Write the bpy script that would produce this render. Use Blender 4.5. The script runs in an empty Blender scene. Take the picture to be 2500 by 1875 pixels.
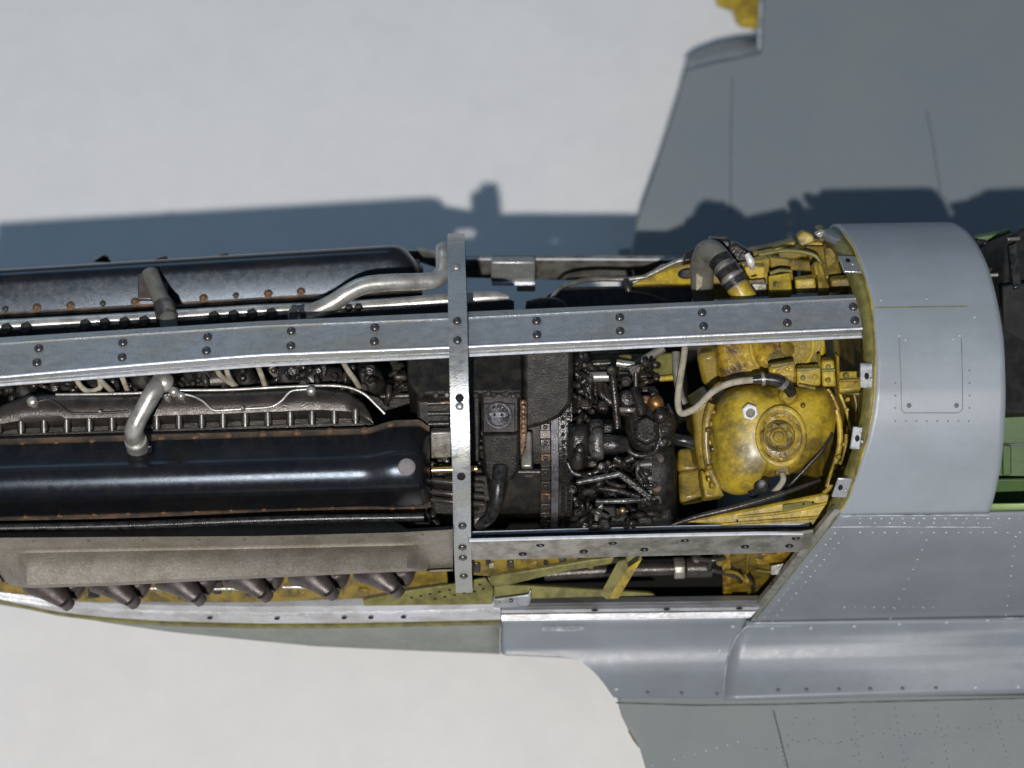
import bpy, bmesh, math, random
from mathutils import Vector, Matrix
random.seed(7)
R = math.radians
sc = bpy.context.scene

# ------------------------------------------------------------------ camera, light, world, exposure
CAM_D = 48.0
TABLE_Z = -9.0
cam_data = bpy.data.cameras.new('camera'); cam = bpy.data.objects.new('camera', cam_data)
sc.collection.objects.link(cam); sc.camera = cam
cam.location = (0, -CAM_D * .5, CAM_D * math.cos(R(30))); cam.rotation_euler = (R(30), 0, 0)
cam_data.lens = 69.12; cam_data.sensor_width = 36; cam_data.clip_end = 400; cam_data.clip_start = .5
cam_data.dof.use_dof = True; cam_data.dof.focus_distance = 45.5; cam_data.dof.aperture_fstop = .11

world = bpy.data.worlds.new('World'); sc.world = world; world.use_nodes = True
wn = world.node_tree.nodes; wl = world.node_tree.links
bg = wn['Background']
tc = wn.new('ShaderNodeTexCoord'); sx = wn.new('ShaderNodeSeparateXYZ'); cr = wn.new('ShaderNodeValToRGB')
wl.new(tc.outputs['Generated'], sx.inputs[0])
mr = wn.new('ShaderNodeMapRange'); mr.inputs[1].default_value = -1; mr.inputs[2].default_value = 1
wl.new(sx.outputs[2], mr.inputs[0]); wl.new(mr.outputs[0], cr.inputs[0]); wl.new(cr.outputs[0], bg.inputs[0])
cr.color_ramp.elements[0].position = .45; cr.color_ramp.elements[0].color = (.07, .08, .09, 1)
cr.color_ramp.elements[1].position = .95; cr.color_ramp.elements[1].color = (.07, .115, .185, 1)
bg.inputs[1].default_value = 1.0

fl = bpy.data.lights.new('phone_flash', 'POINT'); flo = bpy.data.objects.new('phone_flash', fl)
flo.location = (-6.0, -72.0, 90.0); fl.energy = 548000; fl.shadow_soft_size = 1.1; fl.color = (1.0, .965, .93)
sc.collection.objects.link(flo)
# added cool fill light, source unseen, above and behind the far wing
al = bpy.data.lights.new('added_fill', 'AREA'); alo = bpy.data.objects.new('added_fill', al)
al.shape = 'DISK'; al.size = 34; al.energy = 5600; al.color = (.50, .76, 1.0)
alo.location = (-25, 64, 40); sc.collection.objects.link(alo)
alo.rotation_euler = (Vector((0, 0, 0)) - alo.location).to_track_quat('-Z', 'Y').to_euler()

sc.view_settings.view_transform = 'Standard'; sc.view_settings.look = 'None'
sc.view_settings.exposure = 0; sc.view_settings.gamma = 1
sc.cycles.max_bounces = 6

# ------------------------------------------------------------------ frames: the aircraft frame is turned 1.2 deg on the table
ROT = R(1.2)
cs, sn = math.cos(ROT), math.sin(ROT)
def w2a(p): return Vector((cs * p[0] + sn * p[1], -sn * p[0] + cs * p[1], p[2]))
C0 = w2a(cam.location)
def ray(u, v):
    dx, dy = (u - 1250) / 4800, -(v - 937.5) / 4800
    c, s = math.cos(R(30)), .5
    return w2a(Vector((dx, dy * c + s, dy * s - c)))
def on(u, v, p0, n):                      # meets a plane
    d = ray(u, v); return C0 + d * ((p0 - C0).dot(n) / d.dot(n))
def Z(z): return (Vector((0, 0, z)), Vector((0, 0, 1)))
def Y(y): return (Vector((0, y, 0)), Vector((0, -1, 0)))
def T(t):
    n = Vector((0, -.5, .866)); return (n * t, n)
def PL(p, n): return (Vector(p), Vector(n).normalized())
def P(u, v, z): return on(u, v, *Z(z))
def PY(u, v, y): return on(u, v, *Y(y))
Y0 = -.45

# ------------------------------------------------------------------ materials
MATS = {}
JR = random.Random(3)
def mat(name, base, rough=.5, metal=0., spec=.5, second=None, sscale=3., samt=.5, speck=None, pscale=12., pthr=.62, bump=.0, bscale=30., coat=0., rvar=.12, fine=.12, fscale=45., stretch=(1, 1, 1), tint=None):
    m = bpy.data.materials.new(name); m.use_nodes = True; nt = m.node_tree; N = nt.nodes; L = nt.links
    b = N['Principled BSDF']
    tc = N.new('ShaderNodeTexCoord'); mp = N.new('ShaderNodeMapping'); mp.inputs['Scale'].default_value = stretch
    L.new(tc.outputs['Object'], mp.inputs[0])
    def noise(scale, detail=5, rough_=.6):
        n = N.new('ShaderNodeTexNoise'); n.inputs['Scale'].default_value = scale; n.inputs['Detail'].default_value = detail
        n.inputs['Roughness'].default_value = rough_; L.new(mp.outputs[0], n.inputs['Vector']); return n.outputs[0]
    def rng(src, a, b_, c, d):
        r = N.new('ShaderNodeMapRange'); r.inputs[1].default_value = a; r.inputs[2].default_value = b_
        r.inputs[3].default_value = c; r.inputs[4].default_value = d; L.new(src, r.inputs[0]); return r.outputs[0]
    def mix(fac, A, B):
        x = N.new('ShaderNodeMix'); x.data_type = 'RGBA'; L.new(fac, x.inputs[0])
        for s_, i in ((A, 6), (B, 7)):
            if isinstance(s_, tuple): x.inputs[i].default_value = (*s_[:3], 1)
            else: L.new(s_, x.inputs[i])
        return x.outputs[2]
    col = base
    if second: col = mix(rng(noise(sscale), .42, .62, 0, samt), col, second)
    if speck: col = mix(rng(noise(pscale, 6, .7), pthr, pthr + .05, 0, .85), col, speck)
    if fine:
        f = rng(noise(fscale, 3), .3, .7, 1 - fine, 1 + fine)
        vm = N.new('ShaderNodeVectorMath'); vm.operation = 'SCALE'
        if isinstance(col, tuple): vm.inputs[0].default_value = col[:3]
        else: L.new(col, vm.inputs[0])
        L.new(f, vm.inputs['Scale']); col = vm.outputs[0]
    if isinstance(col, tuple): b.inputs['Base Color'].default_value = (*col[:3], 1)
    else: L.new(col, b.inputs['Base Color'])
    L.new(rng(noise(6, 4), .3, .7, max(.05, rough - rvar), min(1, rough + rvar)), b.inputs['Roughness'])
    b.inputs['Metallic'].default_value = metal; b.inputs['Specular IOR Level'].default_value = spec
    b.inputs['Coat Weight'].default_value = coat; b.inputs['Coat Roughness'].default_value = .2
    if bump:
        bp = N.new('ShaderNodeBump'); bp.inputs['Strength'].default_value = bump; bp.inputs['Distance'].default_value = .03
        L.new(noise(bscale, 3), bp.inputs['Height']); L.new(bp.outputs[0], b.inputs['Normal'])
    if tint: b.inputs['Specular Tint'].default_value = (*tint, 1)
    MATS[name] = m; return m
mat('white_paper', (.73, .72, .705), .9, second=(.695, .69, .685), sscale=.3, samt=.8, fine=.02, fscale=1.5, bump=.15, bscale=4)
mat('grey_paint', (.19, .212, .235), .35, second=(.165, .185, .20), sscale=.7, samt=.8, bump=.12, bscale=60, fine=.05, rvar=.06)
mat('wing_sheen_paint', (.235, .252, .247), .46, second=(.215, .238, .24), sscale=.5, samt=.8, bump=.12, bscale=50, fine=.05)  # near wing's sheen painted in as a paler base colour
mat('olive_grey_paint', (.20, .215, .195), .5, second=(.165, .18, .16), sscale=1.2, samt=.8, bump=.15, bscale=50, fine=.06)
mat('wing_paint', (.185, .207, .222), .44, second=(.215, .228, .215), sscale=.22, samt=.5, bump=.1, bscale=50, fine=.04)
mat('bare_metal', (.37, .39, .41), .36, .65, second=(.34, .325, .26), sscale=.8, samt=.6, speck=(.75, .78, .82), pscale=7, pthr=.68, bump=.2, bscale=30, stretch=(.6, 1.3, 1.3), fine=.16, rvar=.16)
mat('deck_sheen_paint', (.245, .275, .305), .42, 0, .8, second=(.215, .24, .26), sscale=.6, samt=.8, bump=.12, bscale=60, fine=.05, rvar=.05)  # lighter base colour stands in for the sheen on the deck
mat('silver_paint', (.50, .51, .54), .38, .3, second=(.33, .32, .30), sscale=2, samt=.8, speck=(.85, .86, .9), pscale=8, pthr=.64, bump=.35, bscale=20, rvar=.15, stretch=(.6, 1.4, 1.4))
mat('edge_metal', (.74, .76, .80), .34, .35, second=(.45, .45, .48), sscale=5, samt=.5, bump=.2, bscale=25)
mat('dull_steel', (.36, .345, .31), .36, .65, second=(.15, .135, .10), sscale=2.0, samt=.85, speck=(.7, .7, .68), pscale=14, pthr=.68, bump=.2, bscale=25)
mat('pipe_steel', (.50, .485, .45), .34, .6, second=(.26, .24, .21), sscale=2.4, samt=.7, speck=(.75, .73, .7), pscale=10, pthr=.68, bump=.2, bscale=30)
mat('dark_hole', (.010, .010, .012), .7, 0, .2, fine=0)
mat('rivet_metal', (.16, .155, .16), .3, .8, second=(.06, .055, .055), sscale=9, samt=.8)
mat('gloss_black', (.007, .008, .011), .24, 0, .45, second=(.013, .012, .011), sscale=1.5, samt=.8, speck=(.10, .105, .13), pscale=20, pthr=.69, bump=.09, bscale=70, rvar=.05, tint=(.72, .84, 1.0))
mat('worn_ring', (.13, .13, .15), .36, .4, second=(.05, .045, .045), sscale=4, samt=.9, speck=(.4, .4, .45), pscale=18, pthr=.62, bump=.5)
mat('worn_cap', (.27, .25, .25), .55, .1, second=(.10, .09, .085), sscale=6, bump=.6)
mat('wet_metal', (.16, .155, .15), .3, .5, second=(.03, .03, .03), sscale=4, samt=.9, bump=.7, bscale=12)
mat('bronze_flange', (.045, .038, .030), .5, .2, .3, second=(.13, .08, .05), sscale=2.2, samt=.9, speck=(.30, .25, .2), pscale=14, pthr=.66, bump=.5)
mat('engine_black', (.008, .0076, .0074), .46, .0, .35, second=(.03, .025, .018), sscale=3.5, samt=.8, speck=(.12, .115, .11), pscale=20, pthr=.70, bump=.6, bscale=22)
mat('wet_black', (.010, .009, .009), .30, .0, .6, second=(.030, .022, .016), sscale=4, samt=.9, speck=(.16, .15, .14), pscale=14, pthr=.68, bump=.7, bscale=12)
mat('head_grey', (.060, .052, .045), .32, .4, second=(.022, .018, .016), sscale=3, samt=.8, speck=(.30, .28, .25), pscale=12, pthr=.66, bump=.3, bscale=24)
mat('rust', (.24, .145, .085), .42, .5, second=(.07, .045, .03), sscale=7, samt=.9, speck=(.6, .35, .2), pscale=16, pthr=.62, bump=.4)
mat('copper', (.38, .19, .07), .4, .8, second=(.2, .09, .03), sscale=8, samt=.7)
mat('gold', (.6, .38, .16), .3, .8)
mat('zinc_yellow', (.42, .30, .024), .45, 0, .5, second=(.13, .092, .014), sscale=1.3, samt=1., speck=(.20, .175, .11), pscale=3.2, pthr=.63, bump=.4, bscale=9, fine=.2, fscale=9, coat=.08)
mat('dirty_shaded_yellow', (.22, .15, .014), .42, 0, .4, second=(.07, .05, .01), sscale=2.2, samt=.95, speck=(.40, .30, .05), pscale=10, pthr=.63, bump=.4, bscale=18, coat=.2)  # grimy yellow; on the firewall its darkness also stands in for shade
mat('stained_yellow', (.34, .22, .014), .36, 0, .5, second=(.09, .045, .010), sscale=2.6, samt=1., speck=(.55, .42, .05), pscale=6, pthr=.60, bump=.6, bscale=9, fine=.25, fscale=8)
mat('olive_yellow', (.18, .165, .048), .45, 0, .4, second=(.085, .075, .02), sscale=2.4, samt=.9, speck=(.07, .06, .04), pscale=8, pthr=.64, bump=.3, bscale=18)
mat('rubber', (.012, .012, .012), .30, 0, second=(.04, .04, .038), sscale=6, samt=.6, bump=.2)
mat('grey_tube', (.15, .145, .12), .55, 0, second=(.09, .085, .07), sscale=3, samt=.8, bump=.3)
mat('cloth_hose', (.38, .34, .26), .75, 0, second=(.2, .18, .13), sscale=5, samt=.7, bump=.5, bscale=30)
mat('shroud_metal', (.215, .192, .16), .55, .15, second=(.16, .14, .105), sscale=1.6, samt=.9, speck=(.38, .36, .32), pscale=22, pthr=.64, bump=.5, bscale=26, fine=.22, fscale=22)
mat('exhaust_metal', (.12, .105, .10), .42, .6, second=(.06, .048, .04), sscale=4, samt=.7, bump=.2)
mat('cockpit_green', (.062, .115, .034), .5, 0, second=(.045, .08, .025), sscale=2, samt=.6)
mat('light_green', (.25, .34, .14), .5, 0)
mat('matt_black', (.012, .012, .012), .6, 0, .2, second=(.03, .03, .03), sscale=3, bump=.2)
mat('white_metal', (.75, .75, .72), .35, .3)
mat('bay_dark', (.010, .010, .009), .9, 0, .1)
mat('panel_scratch', (.50, .54, .57), .45, .1, second=(.2, .22, .23), sscale=4, samt=.9)
mat('panel_gap', (.075, .08, .085), .6, 0, second=(.13, .14, .13), sscale=3, samt=.9)

# ------------------------------------------------------------------ scene objects
col = sc.collection
root = bpy.data.objects.new('model_aircraft', None); col.objects.link(root)
root.location = (0, 0, TABLE_Z); root.rotation_euler = (0, 0, ROT)
root['label'] = 'grey scale model fighter aircraft, cowling panels off, black V12 engine and yellow oil tank showing'
root['category'] = 'model aircraft'

def link(name, me, m, parent, label=None):
    if m and not me.materials: me.materials.append(MATS[m])
    o = bpy.data.objects.new(name, me); col.objects.link(o); o.parent = parent or root
    if label: o['label'] = label
    return o
def mk(name, verts, faces, m, parent=None, smooth=35, bevel=0, solid=0, label=None, subd=0):
    me = bpy.data.meshes.new(name)
    me.from_pydata([(p[0], p[1], p[2] - TABLE_Z) for p in verts], [], faces)
    me.validate()
    bm = bmesh.new(); bm.from_mesh(me)
    if not solid: bmesh.ops.recalc_face_normals(bm, faces=bm.faces)
    bm.to_mesh(me); bm.free()
    o = link(name, me, m, parent, label)
    if smooth:
        me.polygons.foreach_set('use_smooth', [True] * len(me.polygons))
        me.set_sharp_from_angle(angle=R(smooth))
    if solid:
        md = o.modifiers.new('thickness', 'SOLIDIFY'); md.thickness = abs(solid); md.offset = -1 if solid > 0 else 1
    if bevel:
        md = o.modifiers.new('bevel', 'BEVEL'); md.width = bevel; md.segments = 2; md.limit_method = 'ANGLE'; md.angle_limit = R(35)
    if subd:
        md = o.modifiers.new('sub', 'SUBSURF'); md.levels = subd; md.render_levels = subd
    return o
def grid(name, rows, m, parent=None, closed=False, **k):
    nr, nc = len(rows), len(rows[0]); vs = [p for r in rows for p in r]; fs = []
    for i in range(nr - 1):
        for j in range(nc if closed else nc - 1):
            a, b = i * nc + j, i * nc + (j + 1) % nc; fs.append((a, b, b + nc, a + nc))
    if k.pop('caps', False): fs.append(tuple(range(nc))); fs.append(tuple(range((nr - 1) * nc, nr * nc)))
    return mk(name, vs, fs, m, parent, **k)
def catmull(pts, n=6):
    if len(pts) < 3: return [pts[0].lerp(pts[-1], i / n) for i in range(n + 1)]
    out = []; q = [pts[0] * 2 - pts[1]] + list(pts) + [pts[-1] * 2 - pts[-2]]
    for i in range(1, len(q) - 2):
        for j in range(n):
            t = j / n; a, b, c, d = q[i - 1:i + 3]
            out.append(.5 * ((2 * b) + (c - a) * t + (2 * a - 5 * b + 4 * c - d) * t * t + (3 * b - a - 3 * c + d) * t ** 3))
    out.append(q[-2]); return out
def tube(name, pts, r, m, parent=None, n=6, sides=12, smooth_path=True, label=None, flat=1.0, bevel=0):
    pts = [Vector(p) for p in pts]; path = catmull(pts, n) if smooth_path and len(pts) > 2 else pts
    rr = r if isinstance(r, (list, tuple)) else None
    rows = []; up = Vector((0, 0, 1)); prev = None
    for i, p in enumerate(path):
        t = (path[min(i + 1, len(path) - 1)] - path[max(i - 1, 0)]).normalized()
        a = t.cross(up if abs(t.z) < .95 else Vector((0, 1, 0))).normalized() if prev is None else (prev - t * prev.dot(t)).normalized()
        prev = a; b = t.cross(a)
        f = i / (len(path) - 1)
        if rr:
            x = f * (len(rr) - 1); k = min(int(x), len(rr) - 2); rad = rr[k] + (rr[k + 1] - rr[k]) * (x - k)
        else: rad = r
        rows.append([p + a * math.cos(2 * math.pi * j / sides) * rad + b * math.sin(2 * math.pi * j / sides) * rad * flat for j in range(sides)])
    return grid(name, rows, m, parent, closed=True, caps=True, smooth=50, label=label, bevel=bevel)
def tpx(name, px, r, m, parent=None, **k):            # px: (u, v, z) list, r in hundredths
    r = [x / 100 for x in r] if isinstance(r, (list, tuple)) else r / 100
    return tube(name, [P(*q) for q in px], r, m, parent, **k)
def tT(name, px, r, m, parent=None, **k):             # px: (u, v, t) measured on camera-tilted planes
    r = [x / 100 for x in r] if isinstance(r, (list, tuple)) else r / 100
    return tube(name, [on(q[0], q[1], *T(q[2])) for q in px], r, m, parent, **k)
def prism(name, poly, plane, depth, m, parent=None, bevel=.03, label=None, smooth=35, tilt=None):
    p0, n = plane
    if abs(n.y + .5) < .02 and abs(n.z - .866) < .02:     # engine fittings sit at all sorts of small angles
        p0 = on(sum(a for a, b in poly) / len(poly), sum(b for a, b in poly) / len(poly), p0, n)
        tx, ty = tilt or (JR.choice((-1, 1)) * JR.uniform(.05, .16), JR.choice((1, 1, -1)) * JR.uniform(.22, .36))
        n = (Matrix.Rotation(tx, 3, 'Y') @ Matrix.Rotation(ty, 3, 'X') @ n).normalized()
    top = [on(u, v, p0, n) for u, v in poly]; bot = [p - n * depth for p in top]; k = len(poly)
    fs = [tuple(range(k)), tuple(range(2 * k - 1, k - 1, -1))] + [(i, k + i, k + (i + 1) % k, (i + 1) % k) for i in range(k)]
    return mk(name, top + bot, fs, m, parent, bevel=bevel, label=label, smooth=smooth)
def rect(u0, v0, u1, v1, s=0): return [(u0, v0), (u1, v0 - s), (u1, v1 - s), (u0, v1)]
def disc(u, v, r, k=16, ph=0, ru=None): return [(u + (ru or r) * math.cos(2 * math.pi * (i + ph) / k), v + r * math.sin(2 * math.pi * (i + ph) / k)) for i in range(k)]
def pillow(name, poly, plane, h, m, parent=None, prof=((1, 0), (.97, .3), (.88, .6), (.7, .83), (.45, .95), (.2, 1.)), label=None, c=None):
    p0, n = plane; pts = catmull([Vector((a, b, 0)) for a, b in poly + poly[:1]], 4)[:-1]
    c = c or (sum(p.x for p in pts) / len(pts), sum(p.y for p in pts) / len(pts))
    rows = []
    for f, hh in ((1, -1.2),) + tuple(prof):
        rows.append([on(c[0] + (p.x - c[0]) * f, c[1] + (p.y - c[1]) * f, p0, n) + n * hh * h for p in pts])
    return grid(name, rows, m, parent, closed=True, caps=True, smooth=60, label=label)
def lathe_x(name, xs_rs, c, m, parent=None, k=40, label=None, a0=0, a1=360, bevel=0, smooth=40):
    full = a1 - a0 >= 360; n = k if full else k + 1
    rows = [[Vector((x, c[0] + r * math.cos(R(a0 + (a1 - a0) * j / k)), c[1] + r * math.sin(R(a0 + (a1 - a0) * j / k)))) for j in range(n)] for x, r in xs_rs]
    return grid(name, rows, m, parent, closed=full, caps=full, label=label, smooth=smooth, bevel=bevel)
def lathe_n(name, prof, pos, nrm, m, parent=None, k=24, label=None, sy=1.0):
    nrm = Vector(nrm).normalized(); a = nrm.cross(Vector((0, 1, 0)) if abs(nrm.y) < .9 else Vector((1, 0, 0))).normalized(); b = nrm.cross(a)
    rows = [[pos + nrm * h + a * r * math.cos(2 * math.pi * j / k) + b * r * sy * math.sin(2 * math.pi * j / k) for j in range(k)] for r, h in prof]
    return grid(name, rows, m, parent, closed=True, caps=True, label=label, smooth=40)
TN = Vector((0, -.5, .866))
def boss(name, u, v, t, prof, m, parent=None, **k):   # turned piece facing the tilted plane, profile in hundredths
    n = k.pop('n', None)
    if n is None: n = Matrix.Rotation(JR.choice((-1, 1)) * JR.uniform(.1, .3), 3, 'Y') @ Matrix.Rotation(JR.choice((1, -1)) * JR.uniform(.1, .3), 3, 'X') @ TN
    return lathe_n(name, [(a / 100, h / 100) for a, h in prof], on(u, v, *T(t)), n, m, parent, **k)

# shared little meshes
def dome_mesh(name, m, prof=((1, 0), (.95, .3), (.6, .6)), k=10, top=.68):
    me = bpy.data.meshes.new(name); vs = [(r * math.cos(2 * math.pi * j / k), r * math.sin(2 * math.pi * j / k), h) for r, h in prof for j in range(k)] + [(0, 0, top)]
    fs = [(i * k + j, i * k + (j + 1) % k, (i + 1) * k + (j + 1) % k, (i + 1) * k + j) for i in range(len(prof) - 1) for j in range(k)]
    b = (len(prof) - 1) * k; fs += [(b + j, b + (j + 1) % k, len(vs) - 1) for j in range(k)]
    me.from_pydata(vs, [], fs); me.polygons.foreach_set('use_smooth', [True] * len(fs)); me.materials.append(MATS[m]); return me
M_RIV = dome_mesh('rivet', 'rivet_metal')
M_RIVL = dome_mesh('rivet_bright', 'bare_metal')
M_HEX = dome_mesh('bolt', 'head_grey', ((1, 0), (1, .7), (.8, .9)), 6, .9)
M_HEXB = dome_mesh('bolt_dark', 'engine_black', ((1, 0), (1, .8), (.8, 1.)), 6, 1.)
M_RUST = dome_mesh('bolt_rust', 'rust', ((1.5, 0), (1.3, .25), (.8, .35), (.7, 1.0), (.4, 1.1)), 8, 1.1)
M_HOLE = dome_mesh('hole', 'dark_hole', ((1, 0), (.9, .05)), 12, .02)
M_DIMP = dome_mesh('screw', 'panel_gap', ((1, 0), (.9, .1)), 10, .12)
M_WHITE = dome_mesh('screw_bright', 'panel_scratch', ((1, 0), (.9, .2)), 8, .3)
def put(name, me, pos, n, s, parent, sy=None, spin=0):
    o = bpy.data.objects.new(name, me); col.objects.link(o); o.parent = parent
    q = Vector(n).normalized().to_track_quat('Z', 'Y')
    o.rotation_mode = 'QUATERNION'
    from mathutils import Quaternion
    o.rotation_quaternion = q @ Quaternion((0, 0, 1), spin)
    o.location = (pos[0], pos[1], pos[2] - TABLE_Z); o.scale = (s, sy or s, s); return o

# ------------------------------------------------------------------ table
me = bpy.data.meshes.new('tabletop')
g = 150; me.from_pydata([(-g, -g, 0), (g, -g, 0), (g, g, 0), (-g, g, 0)], [], [(0, 1, 2, 3)])
me.materials.append(MATS['white_paper']); tb = bpy.data.objects.new('tabletop', me); tb.location = (0, 0, TABLE_Z); col.objects.link(tb)
tb['kind'] = 'structure'; tb['label'] = 'white paper covered tabletop under the model'

# ------------------------------------------------------------------ fuselage section
prof = [Vector((Y0 + 4.0, -1.2))] + [Vector((Y0 + 4.05 * math.cos(R(a)) + (.06 if 5 < a < 120 else 0), (4.15 if a < 150 else 4.05) * math.sin(R(a)))) for a in range(-10, 181, 5)]
prof += [Vector(q) for q in ((-4.53, -1), (-4.58, -2), (-4.62, -3), (-4.66, -3.72), (-4.72, -4.02), (-4.86, -4.32), (-5.08, -4.56), (-5.36, -4.74), (-5.7, -4.85), (-6.02, -4.89), (-6.6, -4.92))]
acc = [0.0]
for i in range(1, len(prof)): acc.append(acc[-1] + (prof[i] - prof[i - 1]).length)
def hit(u, v):                             # first meeting of a picture ray with the fuselage skin: point, normal, s
    d = ray(u, v); best = None
    for i in range(len(prof) - 1):
        a, b = prof[i], prof[i + 1]; e = b - a
        det = d.y * -e.y + e.x * d.z
        if abs(det) < 1e-9: continue
        ry, rz = a.x - C0.y, a.y - C0.z
        t = (ry * -e.y + e.x * rz) / det; w = (d.y * rz - d.z * ry) / det
        if t > 0 and -1e-6 <= w <= 1 + 1e-6 and (best is None or t < best[0]):
            best = (t, Vector((0, e.y, -e.x)).normalized(), acc[i] + w * e.length)
    if best is None: return None
    return C0 + d * best[0], best[1], best[2]
def at_s(s):
    s = max(0, min(acc[-1], s))
    for i in range(1, len(acc)):
        if s <= acc[i] + 1e-9:
            w = (s - acc[i - 1]) / (acc[i] - acc[i - 1]); return prof[i - 1].lerp(prof[i], w)
    return prof[-1]
def lerp_tab(tab, s):
    if s <= tab[0][0]: return tab[0][1]
    for (a, xa), (b, xb) in zip(tab, tab[1:]):
        if s <= b: return xa + (xb - xa) * (s - a) / max(1e-9, b - a)
    return tab[-1][1]
def edge(px):
    r = [(h[2], h[0].x) for h in (hit(*q) for q in px) if h]; r.sort(); return r
def skin(name, front, rear, s0, s1, m, nx=24, ds=.12, thick=.1, parent=None, off=0, label=None, swell=0):
    n = max(2, int((s1 - s0) / ds)); rows = []
    for i in range(n + 1):
        s = s0 + (s1 - s0) * i / n; q = at_s(s); x0, x1 = front(s), rear(s)
        q2 = at_s(s + .01); q1 = at_s(s - .01); tn = (q2 - q1).normalized(); nn = Vector((tn.y, -tn.x))
        w = math.sin(math.pi * i / n) * swell
        rows.append([Vector((x0 + (x1 - x0) * j / nx, q.x + nn.x * (off + w * (x1 - x0) * j / nx), q.y + nn.y * (off + w * (x1 - x0) * j / nx))) for j in range(nx + 1)])
    return grid(name, rows, m, parent, solid=-thick, label=label, smooth=50)
def sv(u, v): return hit(u, v)[2]

deck_front = edge([(2060, 568), (2085, 605), (2108, 669), (2127, 734), (2134, 811), (2138, 878), (2135, 963), (2130, 1008), (2116, 1076), (2099, 1132), (2085, 1175), (2071, 1214), (2054, 1246), (2048, 1257)])
deck_rear = edge([(2359, 562), (2383, 592), (2412, 650), (2436, 741), (2450, 828), (2454, 910), (2453, 1030), (2445, 1127), (2431, 1199), (2416, 1252)])
s_deck = sv(2230, 1257)
deck_front = [(0, deck_front[0][1] + .3), (1.5, deck_front[0][1] + .05)] + deck_front
deck_rear = [(0, deck_rear[0][1] - .9), (2.6, deck_rear[0][1] - .35)] + deck_rear
deck = skin('cowl_deck', lambda s: lerp_tab(deck_front, s), lambda s: lerp_tab(deck_rear, s), 0, s_deck, 'deck_sheen_paint', thick=.13, label='grey curved decking ahead of the cockpit')
# side skin behind the engine bay, from the deck down to the fillet
side_front = edge([(2048, 1258), (2018, 1290), (1990, 1325), (1950, 1376), (1900, 1436), (1842, 1508), (1822, 1530)])
s_fil = sv(2200, 1512); s_end = sv(2200, 1700)
fil_front = edge([(1822, 1527), (1795, 1555), (1780, 1590), (1772, 1630), (1768, 1670), (1767, 1698)])
XR = P(2900, 1500, -4).x
side = skin('fuselage_side', lambda s: lerp_tab(side_front, s), lambda s: XR, s_deck, s_fil, 'grey_paint', nx=30, thick=.1, label='grey riveted fuselage side panel behind the engine bay')
fillet = skin('wing_fillet', lambda s: lerp_tab(fil_front, s), lambda s: XR, s_fil, s_end, 'grey_paint', nx=30, thick=.12, off=.02, swell=.05, label='smooth grey curved fillet joining wing and fuselage')

# chin cowl forward: stations along the lower edge
def tab(pts):
    def f(u):
        if u <= pts[0][0]: a, b = pts[0], pts[1]
        elif u >= pts[-1][0]: a, b = pts[-2], pts[-1]
        else:
            for a, b in zip(pts, pts[1:]):
                if a[0] <= u <= b[0]: break
        return a[1] + (b[1] - a[1]) * (u - a[0]) / (b[0] - a[0])
    return f
def us(a, b, st): n = max(1, round((b - a) / st)); return [a + (b - a) * i / n for i in range(n + 1)]
chin_top = tab([(-300, 1360), (-120, 1428), (0, 1464), (140, 1494), (250, 1508), (400, 1519), (625, 1525), (850, 1524), (1222, 1516), (1500, 1515), (1842, 1508)])
chin_sil = tab([(-300, 1366), (-120, 1438), (0, 1477), (141, 1499), (282, 1524), (424, 1544), (625, 1564), (770, 1578), (974, 1587), (1224, 1597)])
rows = []; yy = tab([(-300, -3.0), (0, -3.8), (300, -4.3), (700, -4.55), (1224, -4.6)])
for u in us(-300, 1221, 50):
    y = yy(u); a = PY(u, chin_top(u), y); b = PY(u, chin_sil(u), y + .12); rows.append([a + Vector((0, .02, 0)), a.lerp(b, .5) + Vector((0, -.05, 0)), b, b + Vector((0, .25, -.35)), b + Vector((0, .9, -.9)), b + Vector((0, 2.2, -1.5)), Vector((b.x, Y0, b.z - 1.75))])
rows = [r + [Vector((p.x, 2 * Y0 - p.y, p.z)) for p in reversed(r[:-1])] for r in rows]
chin = grid('chin_cowl', rows, 'olive_grey_paint', solid=.08, smooth=50, label='olive grey lower nose cowl with bare yellow rim')
rows = []
for u in us(-300, 1221, 40):
    a = PY(u, chin_top(u), yy(u)); rows.append([a + Vector((0, -.05, -.13)), a + Vector((0, -.05, .03)), a + Vector((0, .09, .03)), a + Vector((0, .09, -.09))])
grid('cowl_rim', rows, 'olive_yellow', chin, closed=True, caps=True)
# lower side between the seam at u=1222 and the fillet panel line, running into the wing root
sil2 = tab([(1224, 1597), (1310, 1600), (1368, 1603), (1397, 1607), (1425, 1619), (1453, 1643), (1476, 1671), (1500, 1706), (1900, 1706)])
rows = []
s_top = sv(1500, 1515)
fil_s = [(s, x) for s, x in fil_front]
xs_ = us(1225, 1822, 13)
for u in xs_:
    x_ = P(u, 1530, -3.6).x
    h = hit(u, min(sil2(u), 1703)); s1 = h[2]; st = sv(u, chin_top(u)); row = []
    for i in range(15):
        s = st + (s1 - st) * i / 14; q = at_s(s); x1 = h[0].x if False else None
        v_ = chin_top(u) + (min(sil2(u), 1703) - chin_top(u)) * i / 14
        hh = hit(u, v_); p = hh[0].copy(); lim = lerp_tab(fil_s, hh[2]) - .02
        if p.x > lim: p.x = lim + (p.x - lim) * .02 - .0
        row.append(p)
    e = row[-1]; row.append(e + Vector((.12, .05, -.22))); row.append(e + Vector((.45, .5, -.75))); row.append(e + Vector((.7, 2.2, -1.3)))
    rows.append(row)
root_skin = grid('wing_root_cowl', rows, 'grey_paint', solid=.06, smooth=50, label='grey lower cowl side blending into the wing root')

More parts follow.
